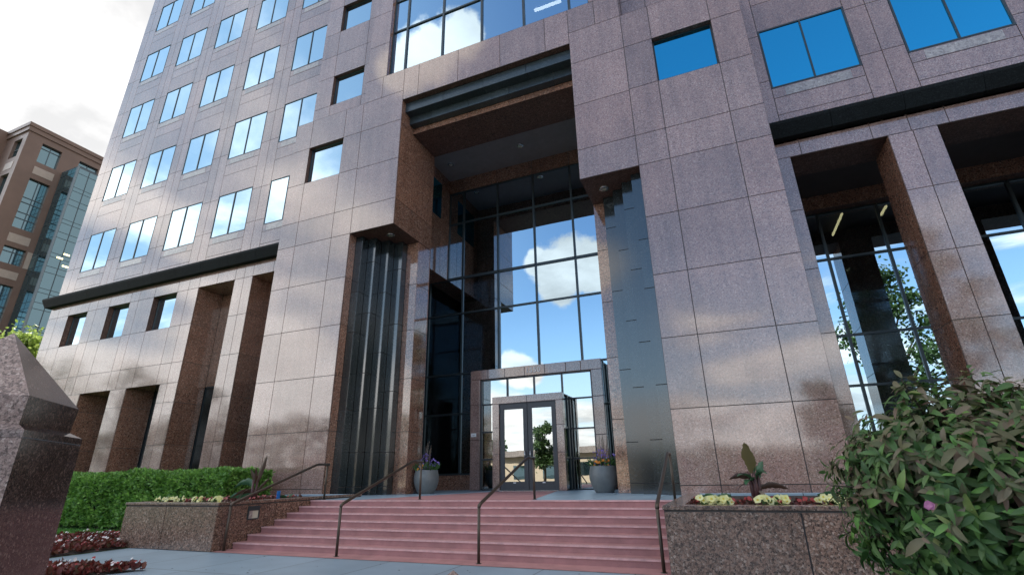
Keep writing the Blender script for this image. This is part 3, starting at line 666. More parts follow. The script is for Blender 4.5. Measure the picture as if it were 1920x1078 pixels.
# ================================================================ GROUND, STEPS, TERRACE
def sheet(name, poly, z, mn):
    mb = MB(); mb.add([(x, y, z) for x, y in poly], [tuple(range(len(poly)))], mn); return structure(name, mb)
sheet('ground', [(-700, -700), (700, -700), (700, 700), (-700, 700)], -.06, 'earth')
sheet('road', [(-400, -16), (400, -16), (400, -5.5), (-400, -5.5)], -.05, 'asphalt')
sheet('paving', [(-15.35, -4), (30, -4), (30, 9.9), (-1.2, 9.9), (-1.2, 17), (-12.3, 17), (-12.3, 10.4), (-12.3, 9.9), (-15.35, 9.9)], 0., 'slate')
sheet('lawn', [(-120, -4), (-15.36, -4), (-15.36, 17.3), (-120, 17.3)], -.004, 'lawn')
NY = [13.09, 12.64, 12.20, 11.77, 11.34, 10.92, 10.50]; RH = 1.034/7
mb = MB(); xl, xr = -12.24, -1.22
for k in range(7):
    z = 1.034-RH*k; y0 = NY[k]; y1 = 14.2 if k == 0 else NY[k-1]+.02
    if k: mb.quad((xl, y0, z), (xr, y0, z), (xr, y1, z), (xl, y1, z), 'red')
    mb.quad((xl, y0+.012, z-RH), (xr, y0+.012, z-RH), (xr, y0+.012, z-.03), (xl, y0+.012, z-.03), 'red')
    mb.box(xl, xr, y0-.006, y0+.03, z-.03, z+.003, 'rednose')
    mb.box(xl, xr, y0+.10, y0+.115, z+.0005, z+.0035, 'rednose')
mb.quad((xl, 9.9, .005), (xr, 9.9, .005), (xr, 10.52, .005), (xl, 10.52, .005), 'red')
# painted path that runs on to the doors
mb.add([(-10.6, 13.12, 1.0385), (-4.9, 13.12, 1.0385), (-6.5, 20.4, 1.0385), (-9.0, 20.4, 1.0385)], [(0, 1, 2, 3)], 'red')
structure('steps', mb)
mb = MB(); mb.quad((-14.1, 13.11, 1.034), (-1.25, 13.11, 1.034), (-1.25, 22.5, 1.034), (-14.1, 22.5, 1.034), 'slate'); structure('terrace', mb)
# planters
def planter(name, x0, x1, y0, y1, lab, jx, ztop=1.10):
    t = thing(name, ((x0+x1)/2, y0, 0), lab, 'planter')
    mb = MB(); xs = [x0]+jx+[x1]
    for a, b in zip(xs, xs[1:]): panel(mb, a, b, 0, ztop-.09, y0, 'planter'); back(mb, a, b, 0, ztop-.05, y0)
    for x, s in ((x0, -1), (x1, 1)):
        n = 3
        for k in range(n): panel(mb, y0+(y1-y0)*k/n, y0+(y1-y0)*(k+1)/n, 0, ztop-.09, x, 'planter', 'x', s)
        back(mb, y0, y1, 0, ztop-.05, x, 'x', s)
    build('planter_wall', mb, t)
    c = MB(); w = .34; o = .02
    for a in ((x0-o, x1+o, y0-o, y0+w), (x0-o, x0+w, y0+w, y1), (x1-w, x1+o, y0+w, y1)): c.box(*a, ztop-.07, ztop, 'planter')
    c.box(x0+w, x1-w, y1-.3, y1-.03, ztop-.07, ztop-.002, 'slate')
    build('planter_cap', c, t, bevel=.012)
    s = MB(); s.quad((x0+.2, y0+.2, ztop-.06), (x1-.2, y0+.2, ztop-.06), (x1-.2, y1, ztop-.06), (x0+.2, y1, ztop-.06), 'soil'); build('planter_soil', s, t)
    return t
planter('granite_planter', -15.9, -12.26, 9.9, 15.57, 'left granite planter beside the red steps, in front of the clipped hedge', [-14.2], 1.13)
planter('granite_planter', -1.2, 3.2, 9.9, 15.57, 'right granite planter at the end of the red steps, partly behind the large-leaved shrub', [.95], 1.10)
# handrails
def rail(x, lab, x2=None):
    x2 = x if x2 is None else x2
    t = thing('handrail', (x, 10.15, 0), lab, 'handrail', 'bronze handrails on the red steps')
    a = MB(); a.tube([(x, 10.12, 0), (x, 10.12, 1.05)], .032, 'bronze', 10); a.lathe([(.06, .004), (.06, .012), (.0, .014)], (x, 10.12, 0), 'bronze', 14); build('post', a, t, True)
    a = MB(); a.tube([(x2, 13.5, 1.034), (x2, 13.5, 2.07)], .032, 'bronze', 10); a.lathe([(.06, .004), (.06, .012), (0, .014)], (x2, 13.5, 1.034), 'bronze', 14); build('post', a, t, True)
    a = MB(); a.tube([(x, 10.12, 1.03), (x, 10.13, 1.07), (x, 10.2, 1.11), (x2, 12.98, 2.06), (x2, 13.1, 2.085), (x2, 13.58, 2.085)], .036, 'bronze', 12); build('top_rail', a, t, True)
rail(-12.08, 'bronze handrail along the left planter wall'); rail(-8.53, 'bronze handrail rising in front of the left fluted black panel'); rail(-4.95, 'bronze handrail standing in front of the glass doors'); rail(-1.34, 'bronze handrail at the right end of the steps, beside the right planter')
# step light on the planter wall
t = thing('step_light', (-12.24, 11.0, .82), 'square recessed step light in the side of the left planter, above the red steps', 'wall light')
mb = MB(); x = -12.257
mb.box(x, x+.035, 10.82, 10.85, .66, .99, 'frame'); mb.box(x, x+.035, 11.16, 11.19, .66, .99, 'frame'); mb.box(x, x+.035, 10.85, 11.16, .66, .685, 'frame'); mb.box(x, x+.045, 10.85, 11.16, .88, .99, 'frame'); build('housing', mb, t, bevel=.004)
mb = MB(); mb.box(x, x+.018, 10.85, 10.98, .685, .88, 'sillstone'); mb.box(x, x+.02, 10.98, 11.16, .685, .88, 'lens'); build('lens', mb, t)

# ================================================================ PILLARS
def pillar(name, cx, cy, w, ang, zs, lab, cat, faces, base=0):
    t = thing(name, (cx, cy, 0), lab, cat)
    def ring(hw, z): return [(cx+hw*(math.cos(ang+math.pi/4+k*math.pi/2))*math.sqrt(2), cy+hw*(math.sin(ang+math.pi/4+k*math.pi/2))*math.sqrt(2), z) for k in range(4)]
    def stack(levels, nm, tip=None):
        mb = MB()
        for (h0, z0), (h1, z1) in zip(levels, levels[1:]):
            a, b = ring(h0, z0), ring(h1, z1)
            for k in range(4): mb.quad(a[k], a[(k+1) % 4], b[(k+1) % 4], b[k], faces[k])
        if tip:
            a = ring(*levels[-1])
            for k in range(4): mb.add([a[k], a[(k+1) % 4], (cx, cy, tip)], [(0, 1, 2)], faces[k])
        else: mb.quad(*ring(*levels[-1]), 'lithewn')
        build(nm, mb, t)
    zsh, zcap0, zcap1, ztip = zs; h = w/2
    stack([(h, base), (h, zsh-.055), (h-.004, zsh-.05), (h-.004, zsh-.046), (h, zsh-.041), (h, zsh), (h-.062, zsh+.036)], 'shaft'); stack([(h-.062, zsh+.034), (h-.052, zcap1)], 'cap', ztip)
    return t
A = R(42); dk = Vector((-math.sin(A), math.cos(A), 0)); lt = Vector((-math.cos(A), -math.sin(A), 0))
P1 = Vector((-3.82, 1.70, 0)); cpt = P1+.4*dk+.4*lt
# face order of the ring: find which face carries the shaded tone and the polish
pillar('granite_pillar', cpt.x, cpt.y, .8, A, (1.955, 1.98, 2.16, 2.62), 'tall dark granite pillar with pyramid top, close by at the left edge', 'pillar', ('dark', 'lithewn', 'lithewn', 'dark'))
d = ray(850, 1068); tt = 6.2/d.y; bp = EYE+d*tt
pillar('granite_bollard', bp.x, bp.y, .42, R(45), (bp.z-.20, bp.z-.19, bp.z-.14, bp.z), 'low granite bollard whose pyramid tip just shows in front of the steps', 'bollard', ('lithewn',)*4, -.02)

# ================================================================ PLANTING
def rv(): return Vector((rnd.gauss(0, 1), rnd.gauss(0, 1), rnd.gauss(0, 1))).normalized()
# hedge
t = thing('clipped_hedge', (-21.5, 14.2, 0), 'dense clipped green hedge along the left wing, behind the left planter', 'hedge')
mb = MB(); x0, x1, y0, y1, zt = -30, -16.1, 13.1, 15.1, 1.98
def hz(x, y): return mnoise.noise(Vector((x*.7, y*.7, 3)))*.22+mnoise.noise(Vector((x*2.2, y*2.2, 9)))*.09
def hpt():
    u = rnd.random(); x = rnd.uniform(x0, x1)
    if u < .52:
        z = rnd.uniform(.12, zt); k = max(0, (z-1.55)/.45); kb = max(0, (.5-z)/.5)
        y = y0+.42*k*k+.1*kb+hz(x, z*2+5)*1.3; n = Vector((0, -1, .2+.9*k))
    elif u < .92:
        y = rnd.uniform(y0+.2, y1); z = zt+hz(x, y)-.12*max(0, 1-(y-y0-.2)/.4); n = Vector((0, -.25, 1))
    else:
        x = x1+hz(0, y0)*.5; y = rnd.uniform(y0, y1); z = rnd.uniform(.15, zt); n = Vector((1, -.2, .2))
    return Vector((x, y, z)), n
for i in range(30000):
    p, n = hpt(); p -= n.normalized()*abs(rnd.gauss(0, .05)); d = (n.normalized()*.7+rv()*.9+Vector((0, 0, .3))).normalized()
    L = rnd.uniform(.09, .165); mb.leaf(p, d, rv(), L, L*.28, 'hedge', .2, 2)
build('foliage', mb, t, True)
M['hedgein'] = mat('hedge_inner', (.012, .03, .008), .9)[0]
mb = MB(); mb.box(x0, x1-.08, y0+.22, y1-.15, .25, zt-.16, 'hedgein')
for k in range(26): x = rnd.uniform(x0, x1); mb.tube([(x, y0+.5, -.02), (x+rnd.uniform(-.1, .1), y0+.45, .5)], .03, 'stem', 5)
build('stems', mb, t)
# bedding
def bedding(name, poly, lab, n, h=.22, fl=.2):
    mb = MB(); xs = [p[0] for p in poly]; ys = [p[1] for p in poly]
    def inside(x, y):
        c = False; j = len(poly)-1
        for i in range(len(poly)):
            if (poly[i][1] > y) != (poly[j][1] > y) and x < (poly[j][0]-poly[i][0])*(y-poly[i][1])/(poly[j][1]-poly[i][1])+poly[i][0]: c = not c
            j = i
        return c
    k = 0
    while k < n:
        x = rnd.uniform(min(xs), max(xs)); y = rnd.uniform(min(ys), max(ys))
        if not inside(x, y): continue
        k += 1; hh = h*rnd.uniform(.55, 1.15)
        for q in range(6):
            d = Vector((rnd.gauss(0, .6), rnd.gauss(0, .6), rnd.uniform(.2, 1))); L = rnd.uniform(.07, .13)
            mb.leaf((x+rnd.gauss(0, .03), y+rnd.gauss(0, .03), hh*rnd.uniform(.35, 1)), d, rv(), L, L*.38, 'redleaf', .3, 2)
        if rnd.random() < fl:
            for q in range(rnd.randint(1, 4)): mb.petals((x+rnd.gauss(0, .05), y+rnd.gauss(0, .05), hh+.06+rnd.random()*.04), (rnd.gauss(0, .4), -.7, .8), rnd.uniform(.022, .038), 4, 'whiteflower' if rnd.random() < .6 else 'redflower')
    o = build(name, mb, None, True); tag(o, lab, None, None, 'stuff'); return o
bedA = [(-15.42, 7.0), (-15.42, 9.85), (-15.95, 9.85), (-16.0, 12.6), (-18.2, 11.9), (-20.5, 10.3), (-22, 8.3), (-22, 7.0)]
bedB = [(-13.9, 6.98), (-12.6, 7.15), (-11.15, 7.62), (-11.5, 6.9), (-12.2, 5.9), (-14.6, 5.4), (-15.2, 6.4)]
sheet('flower_bed_soil', bedA, .004, 'soil'); sheet('flower_bed_soil', bedB, .006, 'soil')
bedding('red_bedding_plants', bedA, 'red and white bedding flowers in the border left of the planter', 2300, .17, .075)
bedding('red_bedding_plants', bedB, 'red and white bedding flowers in the small bed at the lower left edge', 620, .13, .10)
mb = MB()
for k in range(9000):
    x = rnd.uniform(-27, -16.2); y = rnd.uniform(9.5, 13.2)
    if y < 10.3+(x+20.5)*.5 and x < -16: pass
    a = rnd.uniform(0, 6.28); h = rnd.uniform(.05, .1); dx_, dy_ = math.cos(a)*.012, math.sin(a)*.012
    mb.add([(x-dx_, y-dy_, 0), (x+dx_, y+dy_, 0), (x+rnd.gauss(0, .02), y+rnd.gauss(0, .02), h)], [(0, 1, 2)], 'grassm')
tag(build('mown_grass', mb), 'strip of mown grass in front of the hedge', None, None, 'stuff')
# petunias
def petunia(x, y, z, r, lab, n=16):
    t = thing('petunia_plant', (x, y, z), lab, 'flowers', 'pale yellow petunias along the planters')
    g = MB(); p = MB()
    for k in range(60): d = Vector((rnd.gauss(0, 1), rnd.gauss(0, .7), rnd.uniform(.1, .9))); g.leaf((x+rnd.gauss(0, r*.4), y+rnd.gauss(0, r*.3), z+rnd.uniform(-.02, .1)), d, rv(), rnd.uniform(.06, .1), .022, 'leafy', .4, 2)
    for k in range(n): p.petals((x-r+2*r*(k+.5)/n+rnd.uniform(-.02, .02), y+rnd.uniform(-.14, .06), z+rnd.uniform(.06, .15)), (rnd.gauss(0, .4), -1, rnd.uniform(.2, .9)), rnd.uniform(.05, .075), 5, 'yellow', 'yolk')
    build('leaves', g, t, True); build('blooms', p, t)
zp = 1.06
for x, y, r, n, lab in ((-.35, 10.45, .28, 20, 'pale yellow petunias at the left end of the right planter'), (.60, 10.45, .24, 15, 'pale yellow petunias under the banana plant in the right planter'), (1.55, 10.5, .26, 15, 'pale yellow petunias in the right planter, beside the red flowers near the shrub'), (2.15, 10.5, .24, 12, 'pale yellow petunias in the right planter, touching the large-leaved shrub')):
    petunia(x, y, zp, r, lab, n)
for x, r, n, lab in ((-15.15, .24, 12, 'leftmost pale yellow petunias on the front rim of the left planter'), (-14.45, .18, 10, 'second clump of pale yellow petunias from the left on the left planter'), (-13.72, .24, 14, 'third clump of pale yellow petunias from the left on the left planter'), (-12.98, .2, 14, 'pale yellow petunias at the step-side corner of the left planter')):
    petunia(x, 10.42, zp+.02, r, lab, n)
def carpet(name, x0, x1, y0, y1, z, lab, n):
    mb = MB()
    for k in range(n):
        x = rnd.uniform(x0, x1); y = rnd.uniform(y0, y1)
        for q in range(3): mb.leaf((x, y, z+rnd.uniform(-.03, .05)), (rnd.gauss(0, .8), rnd.gauss(0, .8), .7), rv(), rnd.uniform(.06, .11), .026, 'redleaf' if rnd.random() < .6 else 'banana', .3, 2)
        if rnd.random() < .14: mb.petals((x, y, z+.09), (0, -.8, .7), .04, 4, 'redflower')
    tag(build(name, mb, None, True), lab, None, None, 'stuff')
carpet('red_ground_cover', -.8, 2.8, 10.35, 11.6, zp, 'low red and dark purple bedding on the soil of the right planter', 420)
carpet('red_ground_cover', -15.4, -12.6, 10.35, 13.5, zp+.02, 'low red and dark purple bedding on the soil of the left planter', 420)
# banana-like plants
def blade(mb, p0, d, L, w, mn, droop, twist=0.):
    p0 = Vector(p0); d = Vector(d).normalized(); sd = d.cross(Vector((0, 0, 1))); sd = sd.normalized() if sd.length > .05 else Vector((1, 0, 0))
    if mn in ('banana', 'cannaflame', 'hosta') and L > .43: sd = d.cross(Vector((.25, 1, .1))).normalized()
    sd = Matrix.Rotation(twist, 3, d) @ sd; nn = sd.cross(d); seg = 13; vs = []
    for i in range(seg+1):
        q = i/seg; c = p0+d*L*q+Vector((0, 0, -droop*L*q*q)); ww = w*math.sin(math.pi*(.06+.94*q))**.7 if i < seg else .004
        tear = 1-.42*rnd.random()**2
        vs += [c-sd*ww*tear+nn*ww*.3, c, c+sd*ww*(1-.42*rnd.random()**2)+nn*ww*.3]
    mb.add(vs, [(i*3+a, i*3+a+1, i*3+a+4, i*3+a+3) for i in range(seg) for a in (0, 1)], mn)
def banana(x, y, z, lab, leaves):
    t = thing('banana_plant', (x, y, z), lab, 'plant')
    s = MB()
    for k in range(4): a = k*1.6; s.tube([(x+.05*math.cos(a), y+.05*math.sin(a), z-.04), (x+.06*math.cos(a), y+.06*math.sin(a), z+.26), (x+.10*math.cos(a), y+.08*math.sin(a), z+.58)], [.055, .05, .016], 'cane', 7)
    build('stalk', s, t, True)
    for (dx_, dy_, dz_, L, w, st, mn, dr, tw) in leaves:
        m2 = MB(); blade(m2, (x+dx_*.08, y+dy_*.08, z+st*.72), (dx_, dy_, dz_), L*.78, w*.9, mn, dr, tw); build('leaf', m2, t, True)
banana(.42, 11.9, zp, 'red-stemmed banana plant with a flushed upright leaf in the right planter',
       [(-.12, -.1, 1.2, .80, .15, .75, 'cannaflame', .03, .15), (-.9, -.2, .55, .62, .09, .62, 'banana', .55, .3), (.35, -.1, 1.0, .70, .10, .55, 'hosta', .25, -.3), (.95, -.2, .45, .75, .08, .35, 'banana', .45, .1), (-.65, -.5, .65, .55, .10, .6, 'hosta', .5, 0), (.55, -.5, .8, .52, .08, .65, 'hosta', .6, .2), (-.5, .4, .8, .6, .08, .6, 'banana', .7, 0), (.15, -.3, 1.1, .45, .07, .6, 'hosta', .3, .9), (-.95, -.1, .1, .4, .06, .5, 'banana', .7, 0), (.8, .1, .8, .5, .07, .7, 'banana', .7, .4), (-.3, -.6, .3, .5, .12, .55, 'hosta', .6, .3), (.3, -.4, -.1, .35, .05, .3, 'dry', .5, .3)])
banana(-13.35, 11.9, zp, 'dark red banana plant with torn leaves in the left planter, before the hedge',
       [(.38, 0, 1.1, 1.15, .10, .65, 'banana', .02, .3), (-.95, -.1, .75, 1.25, .15, .6, 'hosta', .75, .2), (-.35, -.1, 1., .75, .07, .7, 'banana', .25, .4), (.8, -.15, .5, .95, .06, .35, 'banana', .0, .2), (-.9, -.4, .1, .8, .14, .3, 'hosta', .25, .2), (.6, -.4, .4, .5, .13, .25, 'hosta', .4, .3), (.24, .2, 1.2, .9, .09, .65, 'banana', .0, .2), (-.6, -.5, .3, .7, .10, .35, 'banana', .6, .2), (.1, -.2, 1.2, .6, .06, .75, 'banana', .1, .6), (-.75, .2, .6, .8, .09, .7, 'banana', .8, .3), (.45, -.3, .9, .5, .05, .7, 'banana', .3, .5), (-.5, -.3, -.1, .5, .08, .5, 'dry', .6, .2)])
def hosta(x, y, z, s, lab, n=9):
    t = tag(MBuild(x, y, z, s, n), lab, 'plant')
def MBuild(x, y, z, s, n):
    mb = MB()
    for k in range(n):
        a = 6.28*k/n+rnd.random(); blade(mb, (x, y, z), (math.cos(a), math.sin(a), rnd.uniform(.5, 1.3)), s*rnd.uniform(.8, 1.1), s*.24, 'hosta', .35, rnd.uniform(-.3, .3))
    return build('broad_leaf_plant', mb, None, True)
hosta(-.35, 11.0, zp, .42, 'broad-leaved green plant behind the petunias at the left end of the right planter')
hosta(1.75, 11.1, zp, .46, 'broad-leaved green plant near the shrub in the right planter')
hosta(-12.78, 12.6, zp, .4, 'upright green plant on the left planter beside the sloping handrail')
mb = MB(); 
for k in range(5): mb.box(-12.72+.0, -12.70, 12.18+k*.001, 12.30, 1.08, 1.34, 'bluepaint') if k == 0 else None
mb.tube([(-12.71, 12.24, 1.04), (-12.71, 12.24, 1.1)], .008, 'steel', 6)
tag(build('plant_marker', mb), 'small blue plant marker standing in the left planter', 'plant marker')
# pots
def pot(x, y, lab, lab2, seed):
    global rnd
    z = 1.036; o = MB(); o.lathe([(0, 0), (.30, 0), (.32, .03), (.43, .22), (.495, .45), (.495, .62), (.455, .80), (.445, .86), (.42, .875), (.39, .86), (.39, .80), (0, .79)], (x, y, z), 'pot', 48)
    t = build('plant_pot', o, None, True); tag(t, lab, 'plant pot', 'grey pots flanking the doors')
    f_ = thing('potted_flowers', (x, y, z+.8), lab2, 'flowers', 'flowers in the grey pots'); r2 = random.Random(seed)
    g = MB(); d = MB(); v = MB(); oR = MB(); b = z+.78
    for k in range(230): a = r2.uniform(0, 6.28); rr = .38*math.sqrt(r2.random()); g.leaf((x+rr*math.cos(a), y+rr*math.sin(a), b+r2.uniform(0, .1)), (math.cos(a)*.6*rr*2.5+r2.gauss(0, .25), math.sin(a)*.6*rr*2.5+r2.gauss(0, .25), r2.uniform(.4, 1.1)), rv(), r2.uniform(.14, .42), .018, 'leafy', .3, 3)
    for k in range(12):
        a = r2.uniform(0, 6.28); rr = .2*r2.random(); h = r2.uniform(.75, 1.2); tp = (x+rr*math.cos(a)*2+r2.gauss(0, .05), y+rr*math.sin(a), b+h)
        d.tube([(x+rr*math.cos(a), y+rr*math.sin(a), b), (x+rr*math.cos(a)*1.4, y+rr*math.sin(a), b+h*.55), tp], [.006, .006, .004], 'dry', 5)
        for q in range(26): s_ = r2.uniform(.55, 1); c = Vector((x+rr*math.cos(a), y+rr*math.sin(a), b)).lerp(Vector(tp), s_); d.leaf(c, (r2.gauss(0, 1), r2.gauss(0, 1), 1.5), rv(), .035, .007, 'dry', 0, 2)
    for k in range(75):
        a = r2.uniform(0, 6.28); rr = r2.random()*.42; h = r2.uniform(.22, .72)*(1.1-rr); v.petals((x+rr*math.cos(a), y+rr*math.sin(a)-.05, b+h), (r2.gauss(0, 1), -1, r2.gauss(.3, .5)), r2.uniform(.02, .038), 5, 'purple')
    for k in range(26): a = r2.uniform(3.3, 6.1); rr = r2.uniform(.25, .42); v.petals((x+rr*math.cos(a), y+rr*math.sin(a), b+r2.uniform(.04, .2)), (math.cos(a), math.sin(a), .5), .04, 4, 'darkpurple')
    for k in range(13 if seed > 1 else 7): a = 3.95+1.6*(k/12 if seed > 1 else .5+.06*(k-3)); rr = r2.uniform(.33, .42); oR.petals((x+rr*math.cos(a)-(.08 if seed == 1 else 0), y+rr*math.sin(a), b+r2.uniform(.09, .26)), (math.cos(a)*.5, -1, .5), .05, 5, 'orange')
    for k in range(9): v.petals((x+.42+k*.028, y-.12, b+.47-.02*k+r2.gauss(0, .02)), (r2.gauss(0, .5), -1, .3), .03, 5, 'purple')
    build('leaves', g, f_, True); build('dry_spikes', d, f_, True); build('violet_blooms', v, f_); build('orange_blooms', oR, f_)
pot(-11.3, 18.3, 'grey rounded plant pot in front of the left entrance pier', 'violet flowers, one orange bloom and dry spikes in the left pot', 1)
pot(-4.12, 18.3, 'grey rounded plant pot to the right of the glass doors', 'violet and orange flowers with dry spikes in the right pot', 2)

# big-leaved shrub close by on the right
sc0 = EYE+ray(1850, 923)*3.75
t = thing('flowering_shrub', (sc0.x, sc0.y, 0), 'large shrub with drooping dull green and purplish leaves, close by at the right edge', 'shrub')
rs = random.Random(21); fo = MB(); br = MB()
er = Vector((1.0, .98, .82))
for k in range(1500):
    d = Vector((rs.gauss(0, 1), rs.gauss(0, 1), rs.gauss(0, 1))).normalized()
    rad = rs.uniform(.80, 1.03) if rs.random() < .75 else rs.uniform(.45, .80)
    lump = 1+.20*mnoise.noise(d*2.6+Vector((4, 1, 2)))+.09*mnoise.noise(d*6)
    p = sc0+Vector((d.x*er.x, d.y*er.y, d.z*er.z))*rad*lump
    if p.z < .25 or (p-EYE).length < 2.2: continue
    out = (d+Vector((0, 0, .25))+rv()*.35).normalized()
    n = rs.randint(5, 9); a0 = rs.random()*6; ax = out.orthogonal().normalized(); bx = out.cross(ax)
    tip = rs.random() < (.62 if (d.z > -.05 and rad > .85) else .22)
    for j in range(n):
        a = a0+2.4*j+rs.gauss(0, .35); inner = j/n
        dd = (ax*math.cos(a)+bx*math.sin(a))*(1.0-.5*inner)+out*(.2+.7*inner)+Vector((0, 0, rs.uniform(-.75, -.1)))
        L = rs.uniform(.07, .15)*(1-.35*inner)
        fo.leaf(p-out*(.10*(1-inner))+rv()*.012, dd, (out+rv()*.4).normalized(), L*1.1, L*rs.uniform(.16, .25), 'shrubtip' if tip and rs.random() < .75 else 'shrub', rs.uniform(.2, .8), 4)
    if rs.random() < .4: br.tube([p-out*.03, p-d*.3, sc0+Vector((d.x*.2, d.y*.2, -.2))], [.005, .009, .016], 'stem', 5)
for k in range(7): a = k*.9; br.tube([(sc0.x+.15*math.cos(a), sc0.y+.15*math.sin(a), -.05), (sc0.x+.25*math.cos(a), sc0.y+.25*math.sin(a), .5), (sc0.x+.5*math.cos(a), sc0.y+.5*math.sin(a), 1.2)], [.04, .035, .02], 'stem', 7)
build('foliage', fo, t, True); build('branches', br, t, True)
d = ray(1742, 947); fl = MB(); fp = EYE+d*2.86
for k in range(5): fl.petals(fp+rv()*.008, (-.3, -1, .1), .022, 5, 'pinkpetal')
build('pink_bloom', fl, t)
sheet('shrub_bed_soil', [(.75, 3.6), (4.5, 3.2), (5, 7.5), (1.3, 7.0)], .008, 'soil')

# ================================================================ NEIGHBOUR
KF = 1.42
def S(x, y, z): return (x*KF, y*KF, 1.65+(z-1.65)*KF)
nb = thing('brown_office_building', (-60*KF, 24*KF, 0), 'brown stone office building with a blue glass bay, far left behind the tower', 'office building')
M['nstone'] = wall_paint('brown_stone', (.17, .108, .083), .4, .10, .5)[0]; M['npale'] = wall_paint('pale_spandrel', (.40, .33, .28), .4, .08)[0]
M['nglass'] = glass_opaque('neighbour_glass', (.34, .52, .60), .5, (.02, .035, .04)); M['nframe'] = mat('neighbour_mullion', (.09, .12, .14), .4, metal=.3)[0]
def nbox(mb, x0, x1, y0, y1, z0, z1, mn):
    a = S(x0, y0, z0); b = S(x1, y1, z1); mb.box(min(a[0], b[0]), max(a[0], b[0]), min(a[1], b[1]), max(a[1], b[1]), a[2], b[2], mn)
mb = MB(); G = 1.65-1.65/KF+.02; xs_, ye = -60.0, 45.
rowsN = [(32.1, 34.28), (24.8, 30.18), (21.17, 22.84), (13.8, 19.12), (10.2, 11.9), (2.8, 8.2)]
zz = [G]+[z for a in reversed(rowsN) for z in a]+[35.75]
# east face built round its window openings (openings are recessed)
wy = [(20.8, 22.48), (24.1, 25.92), (27.4, 29.2)]
ys = [19.5, 20.8, 22.48, 24.1, 25.92, 27.4, 29.2, ye]
for i in range(len(ys)-1):
    for j in range(len(zz)-1):
        cy = (ys[i]+ys[i+1])/2; cz = (zz[j]+zz[j+1])/2
        if any(a < cy < b for a, b in wy) and any(a < cz < b for a, b in rowsN): continue
        nbox(mb, xs_-.45, xs_, ys[i], ys[i+1], zz[j], zz[j+1], 'nstone')
wx = [(-62.25, -60.75)]
xs2 = [-63.9, -62.25, -60.75, -60.45]
for i in range(3):
    for j in range(len(zz)-1):
        cx = (xs2[i]+xs2[i+1])/2; cz = (zz[j]+zz[j+1])/2
        if any(a < cx < b for a, b in wx) and any(a < cz < b for a, b in rowsN): continue
        nbox(mb, xs2[i], xs2[i+1], 19.5, 19.95, zz[j], zz[j+1], 'nstone')
nbox(mb, -80, -60.5, 19.98, ye, G, 35.7, 'nstone'); nbox(mb, -80, -63.9, 18.6, 19.96, G, 35.7, 'nstone')
build('stone_wall', mb, nb)
mb = MB(); nbox(mb, -64.2, -59.88, 19.36, ye, 34.95, 35.45, 'nstone'); nbox(mb, -64.3, -59.78, 19.26, ye, 35.452, 35.85, 'nstone'); nbox(mb, -80, -64.0, 18.4, 19.3, 34.95, 35.85, 'nstone')
build('parapet', mb, nb)
for (a, b) in wy[:2]:
    for (z0, z1) in rowsN[:4]:
        w = MB(); n = 3 if z1-z0 > 3 else 1
        nbox(w, xs_-.30, xs_-.24, (a+b)/2-.03, (a+b)/2+.03, z0, z1, 'nframe')
        zc = [z1-.45] if n == 1 else [z0+(z1-z0)*q for q in (.2, .32, .52, .62)]
        for z in zc: nbox(w, xs_-.30, xs_-.241, a, b, z-.035, z+.035, 'nframe')
        o = build('window', w, nb); p = MB(); nbox(p, xs_-.4, xs_-.3, a, b, z0, z1, 'nglass'); build('pane', p, o)
for (z0, z1) in rowsN[:4]:
    w = MB(); nbox(w, -62.25, -60.75, 19.7, 19.74, (z0+z1)/2-.03, (z0+z1)/2+.03, 'nframe'); o = build('window', w, nb); p = MB(); nbox(p, -62.25, -60.75, 19.75, 19.85, z0, z1, 'nglass'); build('pane', p, o)
for z0, z1 in ((30.72, 31.55), (23.3, 24.15), (19.75, 20.5), (12.3, 13.1)):
    w = MB(); nbox(w, xs_, xs_+.03, 20.8, 22.48, z0, z1, 'npale'); build('spandrel_panel', w, nb)
    w = MB(); nbox(w, -62.25, -60.75, 19.47, 19.5, z0, z1, 'npale'); build('spandrel_panel', w, nb)
w = MB(); nbox(w, xs_, xs_+.03, 22.6, 23.0, 21.1, 22.8, 'npale'); build('spandrel_panel', w, nb)
bay = MB(); bx0, bx1, by0, by1, bt = -60, -57.2, 23.02, 28.5, 32.15
nbox(bay, bx0-.4, bx1, by0, by1, G, bt, 'nframe'); bo = build('glass_bay', bay, nb)
def bayrows():
    z = bt-.12; out = []
    while z > G+1: 
        for h in (.62, 1.62, .42, .98):
            out.append((max(G, z-h), z-.06)); z -= h
    return out
for z0, z1 in bayrows():
    p = MB()
    for a, b in ((.12, .9), (.98, 1.85), (1.92, 2.7)): nbox(p, bx0+a, bx0+b, by0-.03, by0+.02, z0, z1, 'nglass')
    q = .15
    while q < 5.3: nbox(p, bx1-.02, bx1+.03, by0+q, by0+q+.86, z0, z1, 'nglass'); q += .95
    build('pane', p, bo)
p = MB(); nbox(p, bx1-.12, bx1+.06, by0-.06, by0+.12, G, bt, 'npale'); M['nedge'] = mat('bay_edge_metal', (.2, .25, .28), .4, metal=.3)[0]; p.mats = ['nedge']; build('bay_edge', p, bo)
for px, py in ((125, 478), (112, 484), (122, 500)):
    dd = ray(px, py); tt = (bx1*KF+.06)/dd.x; q = EYE+dd*tt; w = MB(); w.box(q.x, q.x+.03, q.y-.35, q.y+.35, q.z-.1, q.z+.1, 'tube'); build('lit_ceiling_light', w, nb)

